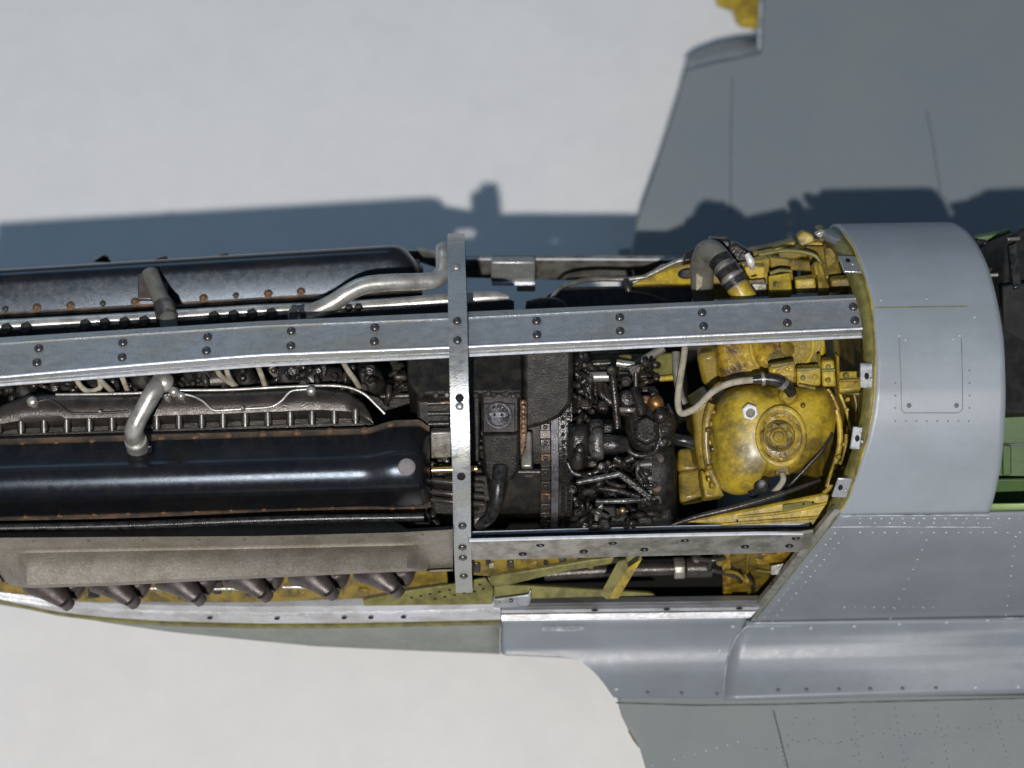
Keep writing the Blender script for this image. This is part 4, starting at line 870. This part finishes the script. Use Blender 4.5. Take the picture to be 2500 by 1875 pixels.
boss('drain_knob', 1840, 1200, 2.25, [(15, -8), (15, 6), (9, 12)], 'rubber', tank, k=9)
# left face of tank, strap
for i_ in range(14): boss('grime_lump', 1736 + 8 * math.sin(i_), 990 + i_ * 15, 2.05 + .1 * math.sin(i_ * 2), [(8, -6), (7, 4), (3, 7)], JR.choice(['head_grey', 'dirty_shaded_yellow', 'stained_yellow']), tank, k=7)
tT('tank_strap', [(1737, 985, 2.2), (1726, 1020, 2.1), (1722, 1080, 2.05), (1730, 1140, 2.05), (1752, 1190, 2.1)], 9, 'dirty_shaded_yellow', tank, flat=.5)
prism('tank_side', [(1690, 1000), (1742, 965), (1738, 1150), (1712, 1170), (1700, 1100)], T(1.6), 1.2, 'dirty_shaded_yellow', tank, bevel=.1)
prism('tank_foot', [(1712, 1145), (1755, 1175), (1770, 1210), (1722, 1215)], T(1.75), .5, 'zinc_yellow', tank, bevel=.05)
# second tank under the beam with round plate
t2 = prism('header_tank', [(1752, 842), (1790, 800), (1990, 790), (2018, 820), (2020, 888), (1960, 905), (1780, 935), (1760, 915)], T(2.2), 1.4, 'stained_yellow', bevel=.15, tilt=(.02, -.12), label='yellow header tank half hidden under the beam')
torus('round_plate_rim', 1921, 842, 2.24, 84, 5, 'zinc_yellow', t2, k=44)
torus('round_plate_rim', 1921, 842, 2.26, 62, 4, 'zinc_yellow', t2, k=40)
boss('round_plate', 1921, 842, 2.22, [(80, 0), (78, 3), (60, 1), (20, 1), (18, 8), (4, 9)], 'stained_yellow', t2, k=40)
boss('plate_nut', 1921, 853, 2.3, [(18, 0), (17, 8), (8, 10)], 'dirty_shaded_yellow', t2, k=14)
prism('tank_side', [(1700, 870), (1752, 860), (1765, 930), (1750, 960), (1715, 940)], T(1.6), .9, 'dirty_shaded_yellow', t2, bevel=.12)
# latch blocks along the tank top
for pts, t, m_ in ((((1876, 895), (1940, 884), (1943, 934), (1880, 932)), 2.95, 'stained_yellow'), (((1944, 902), (2004, 899), (2004, 943), (1946, 945)), 2.85, 'zinc_yellow'), (((2005, 882), (2036, 880), (2042, 945), (2008, 945)), 2.95, 'zinc_yellow'),
                   (((2046, 906), (2102, 904), (2102, 952), (2048, 956)), 2.8, 'zinc_yellow'), (((1995, 862), (2004, 862), (2006, 900), (1998, 900)), 2.7, 'dirty_shaded_yellow'), (((2042, 870), (2050, 868), (2052, 950), (2044, 950)), 2.7, 'dirty_shaded_yellow'), (((1890, 928), (1944, 926), (1946, 936), (1892, 938)), 2.9, 'dirty_shaded_yellow')):
    lb = prism('latch_block', list(pts), T(t), .35, m_, fire, bevel=.05)
tT('latch_bead', [(1882, 894, 2.98), (1936, 886, 2.98)], 5, 'olive_yellow', fire); tT('latch_bead', [(1946, 903, 2.88), (2002, 900, 2.88)], 4, 'olive_yellow', fire)
# ribs on the firewall
for pts in (((2042, 1000), (2050, 1040), (2048, 1100), (2020, 1190)),):
    tT('firewall_rib', [(u, v, 2.0) for u, v in pts], 7, 'zinc_yellow', fire)
rows_ = [(2070, 975), (2068, 1000), (2060, 1085), (2048, 1115), (2052, 1130), (2060, 1145), (2040, 1142), (2078, 1140), (2035, 1160)]
for u, v in rows_: boss('rivet', u, v, 2.15, [(5, -10), (5, 2), (3, 4)], 'zinc_yellow', fire, k=8)

for (u0, v0, u1, v1, t, r_, m_) in ((2050, 960, 2078, 1050, 2.1, 4, 'zinc_yellow'), (2066, 1060, 2056, 1130, 2.1, 5, 'dirty_shaded_yellow'), (2085, 960, 2092, 1030, 2.2, 4, 'dirty_shaded_yellow'), (2020, 950, 2046, 1000, 2.2, 5, 'stained_yellow'), (2060, 956, 2100, 962, 2.4, 5, 'olive_yellow'), (2030, 1180, 2010, 1205, 2.0, 6, 'zinc_yellow'), (1950, 940, 1990, 948, 2.9, 4, 'dirty_shaded_yellow'), (2006, 905, 2038, 903, 3.0, 4, 'olive_yellow'), (2050, 930, 2098, 927, 2.85, 4, 'dirty_shaded_yellow')):
    tT('stiffener', [(u0, v0, t), ((u0 + u1) / 2 + 3, (v0 + v1) / 2, t), (u1, v1, t)], r_, m_, fire, sides=8)
for (u, v, t, r_) in ((1890, 905, 2.97, 7), (1922, 900, 2.97, 6), (1960, 922, 2.87, 6), (1990, 920, 2.87, 7), (2022, 895, 2.97, 7), (2022, 928, 2.97, 6), (2066, 918, 2.82, 7), (2090, 938, 2.82, 6), (1790, 1020, 2.55, 6), (1775, 1080, 2.5, 5), (1790, 1150, 2.5, 6), (1960, 990, 2.7, 6), (2000, 1010, 2.5, 5), (1990, 1070, 2.5, 6), (1950, 1110, 2.6, 5), (1835, 1140, 2.6, 5)):
    boss('bolt_head', u, v, t, [(r_, -8), (r_, 3), (r_ * .6, 6), (r_ * .3, 6.5)], JR.choice(['dirty_shaded_yellow', 'zinc_yellow', 'olive_yellow']), tank if t < 2.8 and u < 2005 else fire, k=8)
# beige hose round to the tank
hs = tT('oil_hose', [(1672, 850, 2.0), (1668, 880, 2.15), (1660, 930, 2.3), (1655, 980, 2.3), (1662, 1008, 2.35), (1685, 1004, 2.5), (1708, 988, 2.6), (1738, 958, 2.85), (1770, 940, 3.0), (1805, 931, 3.1), (1842, 927, 3.1)], [7.8] * 11, 'cloth_hose', label='beige cloth covered oil hose looping to the yellow tank', sides=14)
tT('hose_end', [(1838, 927, 3.1), (1870, 925, 3.12), (1900, 930, 3.12), (1920, 942, 3.05), (1932, 960, 2.85)], [10, 13, 13.5, 13, 12], 'rubber', hs, sides=14)
tT('hose_clip', [(1858, 926, 3.12), (1866, 925, 3.12)], 16, 'dull_steel', hs, sides=14)
tT('hose_clip', [(1908, 934, 3.1), (1916, 941, 3.07)], 15.5, 'dull_steel', hs, sides=14)
tT('dark_hose', [(1650, 860, 1.5), (1652, 910, 1.6), (1660, 960, 1.5), (1672, 990, 1.5)], 10, 'grey_tube', acs, label='dark vertical hose behind the beige hose')
# overflow line beside the tank and thin black rod
tT('overflow_line', [(2032, 1058, 2.4), (2008, 1098, 2.5), (1975, 1135, 2.5), (1940, 1172, 2.45), (1905, 1205, 2.3)], 4, 'rubber', tank)
tT('throttle_rod', [(1640, 1282, 2.6), (1700, 1262, 2.7), (1790, 1240, 2.8), (1900, 1208, 2.8), (2002, 1172, 2.7)], [3, 6, 6.5, 6, 4], 'head_grey', label='long thin dark rod across the yellow brace')
# yellow brace
br = prism('corner_brace', [(1668, 1275), (1800, 1248), (1910, 1225), (2015, 1203), (2038, 1214), (2046, 1243), (2016, 1284), (1900, 1288)], T(2.12), .3, 'zinc_yellow', bevel=.06, tilt=(.02, .03), label='yellow tapered corner brace at the firewall')
prism('brace_channel', [(1912, 1232), (2015, 1212), (2030, 1222), (1960, 1240), (1912, 1248)], T(2.16), .06, 'olive_yellow', br, bevel=.02)
tT('brace_rib', [(1800, 1262, 2.13), (1920, 1250, 2.15), (2035, 1225, 2.13)], 4, 'zinc_yellow', br)
tT('brace_rib', [(1760, 1280, 2.13), (1900, 1270, 2.15), (2015, 1262, 2.13)], 4, 'zinc_yellow', br)
for u, v in ((1918, 1241), (1940, 1236), (1962, 1231), (1985, 1227), (1800, 1272)): put('rivet', M_HOLE, on(u, v, *T(2.2)), TN, .025, br)
# yellow structure seen behind the rods
prism('bulkhead_shelf', [(1405, 868), (1660, 858), (1665, 915), (1560, 925), (1500, 935), (1410, 905)], T(-.2), .4, 'olive_yellow', fire, bevel=.08)
tT('shelf_edge', [(1500, 932, -.1), (1560, 928, -.1), (1645, 922, -.1)], 7, 'zinc_yellow', fire)
tT('shelf_tube', [(1520, 915, .6), (1570, 880, .8), (1620, 850, .8)], 10, 'grey_tube', fire)
prism('bulkhead_post', [(1655, 1150), (1715, 1140), (1722, 1215), (1660, 1225)], T(.6), .5, 'dirty_shaded_yellow', fire, bevel=.1)
prism('bulkhead_post', [(1655, 1095), (1700, 1090), (1712, 1150), (1655, 1150)], T(.3), .5, 'dirty_shaded_yellow', fire, bevel=.1)

# ------------------------------------------------------------------ upper far side: yellow shelf, tank neck, hoses
us_ = prism('far_shelf', [(1570, 690), (1620, 655), (1700, 640), (1900, 600), (1945, 588), (1950, 720), (1700, 735), (1690, 705)], T(-.15), .5, 'dirty_shaded_yellow', bevel=.06, label='yellow shelf beyond the beam with worn fittings')
prism('perforated_bracket', [(1545, 694), (1600, 668), (1650, 652), (1700, 643), (1700, 692), (1640, 692)], T(.0), .2, 'zinc_yellow', us_, bevel=.03)
boss('lightening_hole', 1678, 668, .02, [(24, 0), (22, 4), (18, 1), (3, 1)], 'engine_black', us_, k=20, sy=.55)
tT('bracket_rim', [(1545, 690, .1), (1600, 664, .1), (1650, 640, .1), (1690, 630, .1)], 6, 'dull_steel', us_)
boss('lightening_hole', 1600, 682, .02, [(12, 0), (11, 4), (8, 1), (3, 1)], 'dark_hole', us_, k=14, sy=.5)
tT('silver_cable', [(1345, 728, 1.0), (1370, 702, .8), (1410, 688, .6), (1460, 682, .4), (1530, 682, .3), (1580, 676, .3)], [4, 5, 6, 6, 6, 5], 'dull_steel', us_, label='frayed silver cable curving beyond the beam')
prism('black_bracket', [(1335, 720), (1380, 700), (1640, 694), (1690, 700), (1690, 760), (1320, 770)], T(-.1), .5, 'engine_black', us_, bevel=.05)  # solid black bracket beyond the beam
tT('thin_cable', [(1528, 712, .6), (1580, 720, .6), (1625, 735, .6)], 4, 'head_grey', us_)
tT('cable_joint', [(1528, 686, .5), (1532, 700, .6), (1535, 712, .6)], 8, 'head_grey', us_)
pillow('round_housing', [(1285, 735), (1310, 728), (1350, 726), (1380, 740), (1390, 775), (1340, 790), (1285, 775)], T(1.3), .2, 'engine_black', sup)
# grey tube with black hose clamps
gt = tT('filler_neck', [(1718, 740, .3), (1714, 690, .7), (1716, 645, 1.1), (1728, 615, 1.5), (1748, 622, 1.8), (1768, 650, 2.0), (1790, 683, 2.1), (1815, 722, 2.1)], [26, 28, 30, 30, 28, 27, 26, 26], 'grey_tube', label='grey bent filler neck with banded black hose', sides=20)
for a_, b_2, r_, m_ in (((1757, 634, 1.9), (1768, 650, 2.0), 29, 'rubber'), ((1769, 651.5, 2.01), (1773, 657, 2.03), 30.5, 'dull_steel'), ((1774, 658.5, 2.04), (1784, 674, 2.09), 29, 'rubber'), ((1785, 675.5, 2.09), (1789, 681, 2.1), 30.5, 'dull_steel'), ((1790, 682.5, 2.1), (1799, 696, 2.12), 29, 'rubber')):
    tT('hose_band', [a_, b_2], r_, m_, gt, sides=20)
tT('yellow_stub', [(1799, 696, 2.12), (1822, 733, 2.12)], [27.5, 27.5], 'zinc_yellow', gt, sides=20)
prism('neck_clamp', [(1730, 583), (1782, 585), (1788, 610), (1765, 622), (1738, 606)], T(1.0), .4, 'wet_black', gt, bevel=.06)
prism('neck_clamp', [(1780, 600), (1798, 594), (1832, 614), (1826, 640), (1790, 645), (1776, 625)], T(1.1), .4, 'wet_black', gt, bevel=.07)
prism('neck_clamp', [(1674, 612), (1700, 606), (1708, 632), (1668, 640)], T(.3), .3, 'wet_black', gt, bevel=.05)
tT('bright_pin', [(1823, 620, 1.5), (1833, 640, 1.5), (1836, 655, 1.3)], [7, 10, 6], 'white_metal', us_)
torus('pin_socket', 1836, 664, .75, 17, 5, 'zinc_yellow', us_, sy=.8)
boss('pin_hole', 1836, 663, .75, [(15, 0), (13, 2), (3, 1)], 'dark_hole', us_, k=14)
for pts, t, m_ in ((((1826, 694), (1872, 690), (1875, 714), (1840, 718)), 1.4, 'dull_steel'), (((1876, 672), (1930, 664), (1934, 712), (1878, 716)), 1.5, 'zinc_yellow'), (((1941, 684), (1990, 680), (1994, 712), (1944, 716)), 1.5, 'zinc_yellow'),
                   (((1990, 640), (2003, 638), (2026, 700), (2026, 712), (2000, 712)), 1.5, 'zinc_yellow'), (((2028, 684), (2072, 678), (2080, 706), (2030, 712)), 1.4, 'zinc_yellow'), (((1884, 604), (1940, 590), (1948, 620), (1900, 618)), .2, 'zinc_yellow'),
                   (((1945, 578), (1962, 565), (1985, 574), (1990, 590), (1955, 604)), .3, 'zinc_yellow'), (((2026, 590), (2068, 596), (2084, 618), (2032, 612)), .9, 'zinc_yellow'), (((1880, 628), (1990, 640), (1985, 665), (1882, 655)), .6, 'dirty_shaded_yellow'),
                   (((1790, 650), (1880, 630), (1880, 700), (1810, 705)), .45, 'zinc_yellow'), (((1965, 600), (2035, 600), (2060, 680), (1995, 680)), .6, 'dirty_shaded_yellow')):
    prism('fitting_block', list(pts), T(t), .4, m_, us_, bevel=.04)
for px in (((1852, 622), (1920, 612), (1985, 622), (2005, 645)), ((1880, 668), (1905, 660), (1932, 662)), ((1945, 680), (1990, 674), (2010, 668))):
    tT('fitting_edge', [(u, v, 1.2) for u, v in px], 5, 'olive_yellow', us_)
for pts, t, m_ in ((((1955, 590), (2060, 596), (2104, 640), (2116, 712), (1960, 718)), .0, 'zinc_yellow'), (((2012, 606), (2040, 604), (2044, 640), (2018, 660)), .9, 'dirty_shaded_yellow'), (((2050, 672), (2104, 668), (2112, 706), (2056, 712)), 1.3, 'dirty_shaded_yellow'), (((1900, 618), (1960, 606), (1990, 622), (1905, 640)), .5, 'dirty_shaded_yellow'),
                   (((1700, 650), (1722, 640), (1716, 700), (1700, 712)), 1.2, 'cloth_hose'), (((1996, 560), (2014, 556), (2022, 584), (2004, 590)), .5, 'zinc_yellow'), (((1812, 664), (1822, 650), (1868, 652), (1868, 686), (1822, 690)), .8, 'zinc_yellow')):
    prism('fitting_block', list(pts), T(t), .4, m_, us_, bevel=.04)
prism('knob_post', [(1986, 640), (1998, 636), (2004, 670), (1992, 672)], T(1.7), .3, 'zinc_yellow', us_, bevel=.04)
prism('dark_bracket', [(1990, 572), (2010, 562), (2048, 582), (2044, 590), (1996, 580)], T(1.2), .2, 'dull_steel', us_, bevel=.03)
boss('plug', 1893, 694, 1.52, [(7, 0), (7, 3), (4, 3), (2, 2)], 'dirty_shaded_yellow', us_, k=10)
# grey inner lip of the deck at far top
rows = []
for a in range(24, 62, 4):
    x0 = lerp_tab(deck_front, acc[1] + R(a + 10) * 4.05); rows.append([Vector((x0 + .1, Y0 + r * math.cos(R(a)), r * math.sin(R(a)))) + Vector((o, 0, 0)) for r, o in ((4.03, 0), (4.0, -.5 * math.sin(R((a - 24) * 180 / 36))), (3.85, -.55 * math.sin(R((a - 24) * 180 / 36))))])
grid('deck_lip', rows, 'grey_paint', deck, solid=.03)

# ------------------------------------------------------------------ port lower bay
bayw = prism('bay_inner_wall', [(-60, 1405), (1090, 1380), (1095, 1440), (900, 1462), (600, 1472), (200, 1470), (-60, 1440)], PL((0, -4.0, -2), (0, -1, .3)), .1, 'dirty_shaded_yellow', label='dirty yellow inner wall behind the exhausts')
for u0, u1, v in ((350, 402, 1436), (505, 600, 1437), (690, 770, 1433)):
    tube('inner_rod', [PY(u0, v, -4.2), PY(u1, v, -4.2)], .045, 'pipe_steel', bayw, smooth_path=False)
prism('rod_bracket', rect(520, 1425, 542, 1458), Y(-4.22), .1, 'engine_black', bayw)
tube('wall_ledge', [PY(u, rt(u) - 8, yy(u) + .25) for u in us(40, 900, 60)], .07, 'olive_yellow', bayw, sides=8)
for k in range(14):
    u = 160 + k * 55; prism('wall_patch', rect(u, 1440, u + random.uniform(15, 30), 1440 + random.uniform(10, 22)), PL((0, -4.08, -2), (0, -1, .3)), .06, random.choice(['dirty_shaded_yellow', 'olive_yellow', 'engine_black']), bayw, bevel=.02)
pp = prism('perforated_plate', [(885, 1466), (1000, 1442), (1100, 1428), (1185, 1412), (1205, 1437), (1202, 1476), (1040, 1478), (890, 1480)], PL((0, -4.45, -2.5), (0, -.85, .5)), .08, 'olive_yellow', bevel=.02, label='triangular yellow plate with rows of holes')
for u, v in ((1005, 1459), (1027, 1455), (1050, 1450), (1073, 1445), (1098, 1440), (1122, 1435), (1148, 1431), (1172, 1427), (1062, 1462), (1086, 1457), (1110, 1453), (1133, 1448), (1158, 1444), (1180, 1438)):
    put('hole', M_HOLE, on(u, v, *PL((0, -4.45, -2.5), (0, -.85, .5))) + Vector((0, -.003, .003)), (0, -.85, .5), .04, pp, sy=.03)
tr = prism('mount_strut', [(1196, 1409), (1300, 1392), (1440, 1368), (1560, 1355), (1560, 1368), (1507, 1375), (1370, 1398), (1248, 1428), (1205, 1426)], PL((0, -4.15, -1.5), (0, -.9, .43)), .2, 'olive_yellow', bevel=.03, label='long olive yellow engine mount strut')
prism('strut_web', [(1150, 1366), (1440, 1360), (1400, 1375), (1200, 1408), (1155, 1405)], PL((0, -3.9, -1.3), (0, -.9, .43)), .15, 'dirty_shaded_yellow', tr, bevel=.03)
prism('strut_foot', [(1190, 1412), (1225, 1414), (1247, 1428), (1215, 1434), (1200, 1430)], PL((0, -4.3, -1.9), (0, -.9, .43)), .1, 'olive_yellow', tr, bevel=.02)
prism('pale_chip', [(1194, 1378), (1206, 1375), (1205, 1386), (1195, 1388)], PL((0, -4.1, -1.3), (0, -.9, .43)), .05, 'cloth_hose', tr, bevel=.01)
ds_ = prism('diagonal_strut', [(1532, 1388), (1560, 1370), (1568, 1365), (1510, 1462), (1480, 1464)], PL((0, -4.45, -2), (-.15, -.95, .25)), .05, 'zinc_yellow', bevel=.015, label='bright yellow diagonal strut in the side bay')
prism('strut_face', [(1507, 1372), (1530, 1366), (1532, 1388), (1482, 1464), (1464, 1452)], PL((0, -4.35, -2), (-.5, -.8, .3)), .05, 'olive_yellow', ds_, bevel=.015)
prism('strut_face', [(1506, 1364), (1568, 1356), (1562, 1374), (1530, 1392)], PL((0, -4.33, -1.6), (0, -.8, .6)), .05, 'olive_yellow', ds_, bevel=.015)
prism('lower_longeron', [(1207, 1428), (1290, 1430), (1467, 1440), (1590, 1448), (1600, 1454), (1467, 1458), (1300, 1462), (1205, 1458)], PL((0, -4.2, -2.5), (0, -.7, .7)), .15, 'olive_yellow', bevel=.02, label='tapering yellow ledge above the lower rail')
sp_ = tube('supply_pipe', [PY(u, v, -3.9) for u, v in ((1330, 1402), (1400, 1397), (1500, 1392), (1650, 1388))], .175, 'head_grey', sides=18, label='steel supply pipe in the side bay')
tube('pipe_union', [PY(u, v, -3.9) for u, v in ((1645, 1388), (1672, 1387))], .27, 'dull_steel', sp_, smooth_path=False, sides=10, bevel=.03)
tube('pipe_union', [PY(u, v, -3.9) for u, v in ((1674, 1387), (1738, 1386))], .25, 'head_grey', sp_, smooth_path=False, sides=18, bevel=.03)
tube('pipe_tail', [PY(u, v, -4.1) for u, v in ((1735, 1370), (1732, 1390), (1748, 1393), (1782, 1403), (1800, 1408), (1808, 1420))], .06, 'head_grey', sp_, sides=10)
fwl = prism('firewall_foot', [(1768, 1325), (1990, 1325), (1950, 1392), (1850, 1490), (1768, 1480)], Y(-4.0), .15, 'dirty_shaded_yellow', fire, bevel=.03, label='yellow firewall lower corner')
prism('foot_web', [(1762, 1335), (1782, 1335), (1788, 1478), (1766, 1478)], Y(-4.12), .2, 'stained_yellow', fire, bevel=.02)
prism('foot_plate', [(1836, 1340), (1940, 1340), (1925, 1380), (1850, 1384)], Y(-4.08), .1, 'stained_yellow', fire, bevel=.03)
tube('foot_rib', [PY(u, v, -4.1) for u, v in ((1828, 1345), (1824, 1385), (1830, 1460))], .04, 'dirty_shaded_yellow', fire)
tube('foot_rib', [PY(u, v, -4.1) for u, v in ((1845, 1392), (1880, 1396), (1900, 1390))], .03, 'olive_yellow', fire)
for u, v, rr in ((1700, 1362, .10), (1760, 1368, .12), (1805, 1402, .06), (1822, 1412, .08)):
    lathe_n('fitting', [(rr, -.1), (rr, .05), (rr * .7, .12), (rr * .3, .14)], PY(u, v, -4.2), (JR.uniform(-.5, .3), -1, JR.uniform(.1, .6)), JR.choice(['engine_black', 'dirty_shaded_yellow', 'wet_metal']), sp_, k=8)
for px in (((1690, 1360), (1735, 1368), (1770, 1362)), ((1770, 1395), (1800, 1400), (1826, 1425)), ((1826, 1405), (1840, 1425), (1838, 1445))):
    tube('small_pipe', [PY(u, v, -4.25) for u, v in px], JR.uniform(.03, .06), JR.choice(['engine_black', 'dirty_shaded_yellow', 'head_grey']), sp_, sides=8)
for k in range(9):
    u = 1160 + k * 34 + JR.uniform(-14, 14); vv = 1366 + JR.uniform(-6, 12); prism('dirt_clod', rect(u, vv, u + JR.uniform(8, 30), vv + JR.uniform(8, 26), JR.uniform(-4, 6)), PL((0, -4.0, -1.4), (0, -.9, .43)), .08, JR.choice(['dirty_shaded_yellow', 'engine_black', 'head_grey']), tr, bevel=.03)
# slanted former along the open edge
st = []
for u, v in ((2054, 1246), (2018, 1290), (1985, 1330), (1950, 1374), (1900, 1436), (1862, 1482), (1840, 1508)):
    h = hit(u, v); d = Vector((-.17, 0, 0)); st.append([h[0] - h[1] * .02, h[0] + d * .9 - h[1] * .04, h[0] + d - h[1] * .16, h[0] - h[1] * .2])
bar('bay_former', st, 'dull_steel', label='slanted worn metal former at the rear of the bay')

# ------------------------------------------------------------------ exhaust shroud and stubs
yS = -4.66
edge_s = tab([(-300, 1316), (0, 1312), (625, 1308), (974, 1299), (1104, 1292)])
rows = []
t1 = tab([(-300, 1300), (0, 1290), (300, 1278), (625, 1270), (951, 1271), (974, 1278), (990, 1291), (1104, 1284)])
b1 = tab([(-300, 1300), (-60, 1330), (-15, 1390), (5, 1418), (30, 1430), (75, 1436), (290, 1429), (500, 1418), (900, 1399), (1108, 1391)])
p1 = tab([(-300, 1350), (0, 1346), (625, 1335), (974, 1327), (1104, 1322)])
for u in us(-300, 1106, 14):
    kb = ramp(u, -6, 70) * (1 - ramp(u, 990, 1056))
    bl_ = b1(u)
    def q(v, y): return PY(u, v, y)
    e = edge_s(u); p_ = p1(u)
    if bl_ < p_ + 20: bl_ = p_ + 20
    r_ = [P(u, t1(u), .34), P(u, e - 2, .36), q(e + 1, yS + .0), q(p_ - 4, yS + .02), q(p_, yS), q(p_ + 5, yS - .04 * kb)]
    r_ += [q(p_ + 5 + (bl_ - 8 - p_ - 5) * f, yS - (.04 + .70 * f ** .8) * kb) for f in (.2, .4, .6, .8, 1)] + [q(bl_ - 3, yS - .72 * kb), q(bl_, yS - .60 * kb), q(bl_ - 2, yS - .1)]
    rows.append(r_)
shroud = grid('exhaust_shroud', rows, 'shroud_metal', solid=.05, smooth=38, label='warm grey metal exhaust shroud with raised blister')
for u in (83, 217, 350, 485, 598, 752, 905, 1031):
    put('rivet', M_RIV, PY(u, edge_s(u) + 9, yS - .0), (0, -1, 0), .035, shroud, sy=.02)
stub_mesh = None
tips = [(166, 1480), (327, 1476), (488, 1469), (651, 1460), (812, 1455), (972, 1449)]
for i, (u, v) in enumerate(tips):
    b = v - 1480
    pts = [PY(u - 78, 1412 + b * .9, -4.1), PY(u - 50, 1432 + b, -4.35), PY(u - 24, 1455 + b, -4.6), PY(u + 1, 1476 + b, -4.82)]
    s1 = tube('exhaust_stub', pts, [.44, .35, .24, .155], 'exhaust_metal', sides=18, flat=.8)
    tube('stub_lip', [PY(u - 9, 1467 + b, -4.78), PY(u + 4, 1479 + b, -4.84)], [.175, .16], 'exhaust_metal', s1, smooth_path=False, sides=16)
    tube('stub_bore', [PY(u + 3, 1478.5 + b, -4.84), PY(u + 5, 1480 + b, -4.845)], [.12, .12], 'dark_hole', s1, smooth_path=False, sides=12)
    tube('stub_shoulder', [PY(u - 6, 1425 + b, -4.1), PY(u + 16, 1438 + b, -4.25), PY(u + 12, 1464 + b, -4.55)], [.34, .26, .10], 'exhaust_metal', s1, sides=12, flat=.6)

# ------------------------------------------------------------------ cockpit at the right edge
cx = X(2440, 900, 2)
sill = skin('cockpit_sill', lambda s: lerp_tab(deck_rear, s) + .02, lambda s: XR, sv(2360, 1238), s_deck - .02, 'light_green', nx=6, thick=.05, off=-.06)
inst = prism('instrument_coaming', [(2470, 575), (2500, 556), (2640, 545), (2640, 1010), (2440, 1010), (2440, 900), (2445, 760), (2452, 690), (2455, 600)], T(2.2), 1.5, 'matt_black', bevel=.08, tilt=(.3, -.15), label='matt black instrument coaming of the cockpit')
prism('coaming_slot', rect(2460, 582, 2492, 590, 3), T(2.35), .1, 'dull_steel', inst, bevel=.02)
prism('coaming_ledge', [(2420, 960), (2500, 958), (2640, 950), (2640, 975), (2424, 978)], T(2.3), .4, 'matt_black', inst)
tT('coaming_rod', [(2408, 672, 1.9), (2443, 671, 1.9)], 5, 'dull_steel', inst)
prism('cockpit_side', [(2380, 580), (2440, 570), (2470, 560), (2470, 680), (2430, 690), (2410, 640)], T(.2), .3, 'cockpit_green', bevel=.05, label='green cockpit side on the far side')
tT('side_cable', [(2385, 590, .5), (2415, 598, .6), (2436, 620, .5)], 6, 'rubber', inst)
cw = prism('cockpit_wall', [(2380, 960), (2640, 955), (2640, 1256), (2380, 1258)], T(1.7), .4, 'cockpit_green', bevel=.04, label='green cockpit wall on the near side')
tT('wall_seam', [(2440, 1085, 1.74), (2600, 1083, 1.74)], 3, 'panel_gap', cw)
prism('wall_lower', [(2380, 1172), (2640, 1168), (2640, 1258), (2380, 1258)], T(1.75), .1, 'cockpit_green', cw, bevel=.03)
prism('wall_black_strip', [(2415, 1246), (2640, 1240), (2640, 1256), (2415, 1258)], T(1.9), .1, 'matt_black', cw, bevel=.01)  # black line along the foot of the cockpit wall

for pts, t, m_ in ((((2448, 700), (2520, 690), (2520, 880), (2452, 890)), 2.45, 'matt_black'), (((2462, 600), (2484, 590), (2494, 700), (2474, 706)), 2.6, 'rubber'), (((2404, 655), (2440, 650), (2445, 690), (2415, 700)), 1.6, 'matt_black'), (((2425, 905), (2500, 900), (2500, 930), (2430, 935)), 2.4, 'rubber'),
                   (((2448, 1088), (2470, 1088), (2470, 1160), (2448, 1164)), 1.78, 'cockpit_green')):
    prism('panel_block', list(pts), T(t), .2, m_, inst, bevel=.04)
